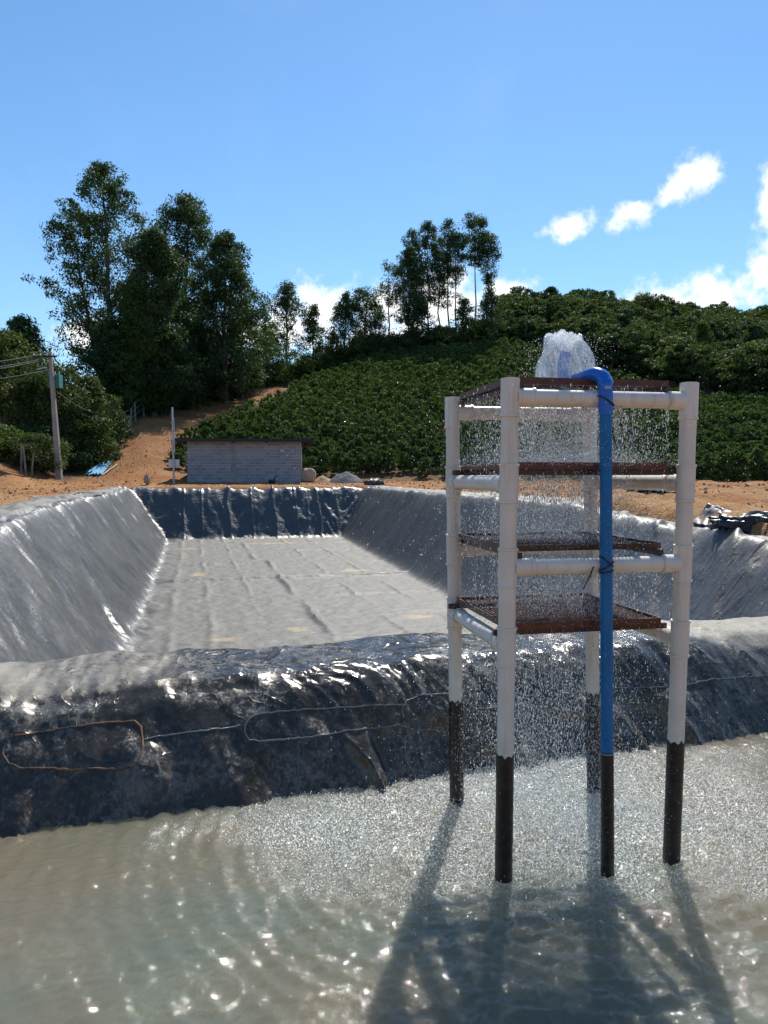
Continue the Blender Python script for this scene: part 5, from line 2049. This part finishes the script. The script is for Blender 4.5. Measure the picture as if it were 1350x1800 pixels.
rid = N.math('SUBTRACT', 1.0, N.math('MULTIPLY', N.math('ABSOLUTE', N.math('SUBTRACT', j1, 0.5)), 9.0), clamp=True)
rid2 = N.math('SUBTRACT', 1.0, N.math('MULTIPLY', N.math('ABSOLUTE', N.math('SUBTRACT', j2, 0.5)), 8.0), clamp=True)
white = N.math('ADD', N.math('MULTIPLY', rid, 0.30), N.math('MULTIPLY', rid2, 0.10))
white = N.math('ADD', white, N.math('MULTIPLY', fo, N.ramp(j2, 0.3, 0.55)), clamp=True)
mj = N.n('ShaderNodeMixShader')
N.l(white, mj.inputs[0])
N.l(clear.outputs[0], mj.inputs[1])
N.l(wm.outputs[0], mj.inputs[2])
out(N, mj.outputs[0])

M_DROP, N = mat('water_drops')
p = principled(N, (0.90, 0.93, 0.95), 0.12, None, IOR=1.33)
tl = N.n('ShaderNodeBsdfTranslucent')
tl.inputs['Color'].default_value = (0.92, 0.95, 0.97, 1)
mx = N.n('ShaderNodeMixShader')
mx.inputs[0].default_value = 0.6
N.l(p, mx.inputs[1])
N.l(tl.outputs[0], mx.inputs[2])
out(N, mx.outputs[0])


def jet():
    cx, cy, cz = NZ1.x + 0.012, NZ1.y, NZ1.z
    n, m_ = 120, 46
    th = np.linspace(0, 2 * math.pi, n)[:, None]
    t = np.linspace(0, 1, m_)[None, :]
    # ballistic sheet: up out of the nozzle, over, and down to the tray
    ex_ = np.cos(th) * 0.43
    apex = 0.105
    r_ = 0.030 + 0.165 * t ** 0.85
    up = apex * (1 - ((t - 0.28) / 0.28) ** 2)
    dn = apex - 0.36 * ((t - 0.28) / 0.72) ** 1.8
    z = np.where(t < 0.28, up, dn)
    lob = 1 + 0.13 * np.sin(th * 3 + 1) + 0.08 * np.sin(th * 7 + 2)
    nn = fbm(np.cos(th) * 2.2 + t * 1.5, np.sin(th) * 2.2 + t * 4, 301, 4)
    r_ = r_ * (1 + 1.3 * (lob - 1) * t) + 0.030 * nn * t
    z = z + 0.035 * nn * (1 - t) + 0.022 * np.sin(th * 5) * t + 0.018 * np.cos(th + 2.2) * (1 - t) * t * 3
    th = th + 0 * t
    V1 = np.stack([cx + r_ * np.cos(th) - 0.006 + 0.03 * t * 0, cy + r_ * np.sin(th), cz + z], -1).reshape(-1, 3)
    V2 = np.stack([cx + (r_ - 0.008) * np.cos(th) - 0.006, cy + (r_ - 0.008) * np.sin(th), cz + z - 0.005], -1).reshape(-1, 3)
    Q = grid_quads(n, m_)
    foam = (np.exp(-((t - 0.24) / 0.16) ** 2) + 0 * th).ravel()
    flow = np.stack([np.cos(th), np.sin(th), 1.6 * t + 0 * th], -1).reshape(-1, 3)
    o_ = obj('water_jet', mesh_np('water_jet', V1, Q, None, M_JET, True, {'foam': foam, 'flow': flow}))
    tag(o_, 'clear dome of water bursting from the blue nozzle on top of the tower', 'water jet')


jet()

OCTA = np.array([(0.95, 0.95, 1), (-0.95, -0.95, 1), (0.95, -0.95, -1), (-0.95, 0.95, -1)], float) * 0.86
OF = np.array([(0, 1, 2), (0, 3, 1), (0, 2, 3), (1, 3, 2)])


def drops(name, label, Pp, R, S, rg, cat):
    n = len(Pp)
    A = OCTA[None] * R[:, None, None]
    A = A * np.stack([np.ones(n), np.ones(n), S], 1)[:, None, :]
    V = (A + Pp[:, None, :]).reshape(-1, 3)
    T = (OF[None] + (np.arange(n) * 4)[:, None, None]).reshape(-1, 3)
    o_ = obj(name, mesh_np(name, V, None, T, M_DROP, True))
    o_['kind'] = 'stuff'
    tag(o_, label, cat)


def spray():
    rg = np.random.default_rng(21)
    pts, rad, stz = [], [], []
    zs = [t[0] for t in TRAYS] + [0.0]
    amount = [13500, 11000, 11000, 13500]
    for k in range(4):
        z1, C_ = TRAYS[k]
        z0 = zs[k + 1] + (0.05 if k < 3 else 0.0)
        n = amount[k]
        # falling curtains: many drops share a drip point
        a = np.clip(rg.normal(0.52, 0.27, n), -0.06, 1.06)
        b = np.clip(rg.normal(0.5, 0.28, n), -0.06, 1.06)
        nd = 170
        da, db = np.clip(rg.normal(0.5, 0.28, nd), 0, 1), np.clip(rg.normal(0.5, 0.30, nd), 0, 1)
        edge_ = rg.random(nd) < 0.25
        db = np.where(edge_, np.where(rg.random(nd) < 0.5, 0.0, 1.0), db)
        pick = rg.integers(0, nd, n)
        stream = rg.random(n) < 0.38
        a = np.where(stream, da[pick] + rg.normal(0, 0.003, n), a)
        b = np.where(stream, db[pick] + rg.normal(0, 0.003, n), b)
        base = np.array(C_[0])[None] + a[:, None] * np.array(C_[1] - C_[0])[None] + b[:, None] * np.array(C_[3] - C_[0])[None]
        u = rg.random(n) ** (0.85 if k < 3 else 1.0)
        z = z0 + (z1 - z0) * u
        pts.append(np.stack([base[:, 0] + rg.normal(0, 0.006, n), base[:, 1] + rg.normal(0, 0.006, n), z], 1))
        rad.append(0.0009 + 0.0015 * rg.random(n) ** 2)
        stz.append(rg.uniform(1.0, 6.0, n))
        # splash thrown up from the tray below
        if k < 3:
            z2, C2 = TRAYS[k + 1]
            n2 = 17000 if k == 0 else 4500
            a = np.clip(rg.normal(0.5, 0.30, n2), -0.12, 1.12)
            b = np.clip(rg.normal(0.5, 0.30, n2), -0.12, 1.12)
            base = np.array(C2[0])[None] + a[:, None] * np.array(C2[1] - C2[0])[None] + b[:, None] * np.array(C2[3] - C2[0])[None]
            pts.append(np.stack([base[:, 0], base[:, 1], z2 + 0.02 + rg.exponential(0.055, n2)], 1))
            rad.append(0.0009 + 0.0016 * rg.random(n2) ** 2)
            stz.append(rg.uniform(0.8, 1.4, n2))
    # drift around the tower
    n = 7000
    a = rg.uniform(0, 2 * math.pi, n)
    r_ = 0.5 + np.abs(rg.normal(0, 0.55, n))
    z = rg.uniform(0.05, 1, n) ** 1.2 * 3.0
    pts.append(np.stack([TOWER_C.x + r_ * np.cos(a) * 1.15, TOWER_C.y + r_ * np.sin(a), z], 1))
    rad.append(0.0010 + 0.0022 * rg.random(n) ** 4)
    stz.append(rg.uniform(0.8, 1.6, n))
    # fine mist hanging inside the tower
    n = 30000
    a = rg.normal(0.5, 0.34, n)
    b = rg.normal(0.5, 0.34, n)
    z = 0.1 + 2.75 * rg.random(n)
    c0_, c1_, c3_ = (np.array(TRAYS[3][1][i_]) for i_ in (0, 1, 3))
    q_ = c0_[None] + a[:, None] * (c1_ - c0_)[None] + b[:, None] * (c3_ - c0_)[None]
    pts.append(np.stack([q_[:, 0], q_[:, 1], z], 1))
    rad.append(0.0007 + 0.0009 * rg.random(n) ** 2)
    stz.append(rg.uniform(0.8, 2.0, n))
    # ring of drops shaken off the jet
    n = 1800
    a = rg.uniform(0, 2 * math.pi, n)
    r_ = np.abs(rg.normal(0.12, 0.12, n))
    pts.append(np.stack([NZ1.x + r_ * np.cos(a), NZ1.y + r_ * np.sin(a), NZ1.z - 0.12 + rg.random(n) * 0.25 - r_ * 0.25], 1))
    rad.append(0.0012 + 0.0018 * rg.random(n) ** 2)
    stz.append(rg.uniform(0.8, 1.5, n))
    pts, rad, stz = np.concatenate(pts), np.concatenate(rad), np.concatenate(stz)
    # keep clear of the camera
    ok = pts[:, 1] > 3.3
    drops('water_spray', 'white spray of falling drops in and around the pipe tower', pts[ok], rad[ok], stz[ok], rg, 'spray')
    # splashes dancing on the pond surface
    n = 120000
    x = rg.uniform(-1.6, 4.6, n)
    y = rg.uniform(4.0, 7.4, n)
    w = splash_field(x, y)
    cen = np.exp(-(((x - 1.25) / 0.95) ** 2 + ((y - 5.45) / 0.75) ** 2))
    clus = np.clip(0.75 + 1.1 * fbm(x * 2.6, y * 3.4, 401, 3), 0.15, 1.6)
    keep = rg.random(n) < (0.26 * w * clus + 0.95 * cen)
    u_, v_ = to_uv(x, y)
    keep &= v_ < 5.62 + 0.08 * u_
    x, y = x[keep], y[keep]
    m_ = len(x)
    cen = cen[keep]
    z = rg.exponential(0.008 + 0.018 * cen, m_)
    drops('splashing_drops', 'sparkling splashes where the falling water hits the pond surface', np.stack([x, y, z], 1), 0.0018 + 0.0034 * rg.random(m_) ** 2, rg.uniform(0.7, 2.2, m_), rg, 'splashes')
    print('drops', len(pts), m_)


spray()
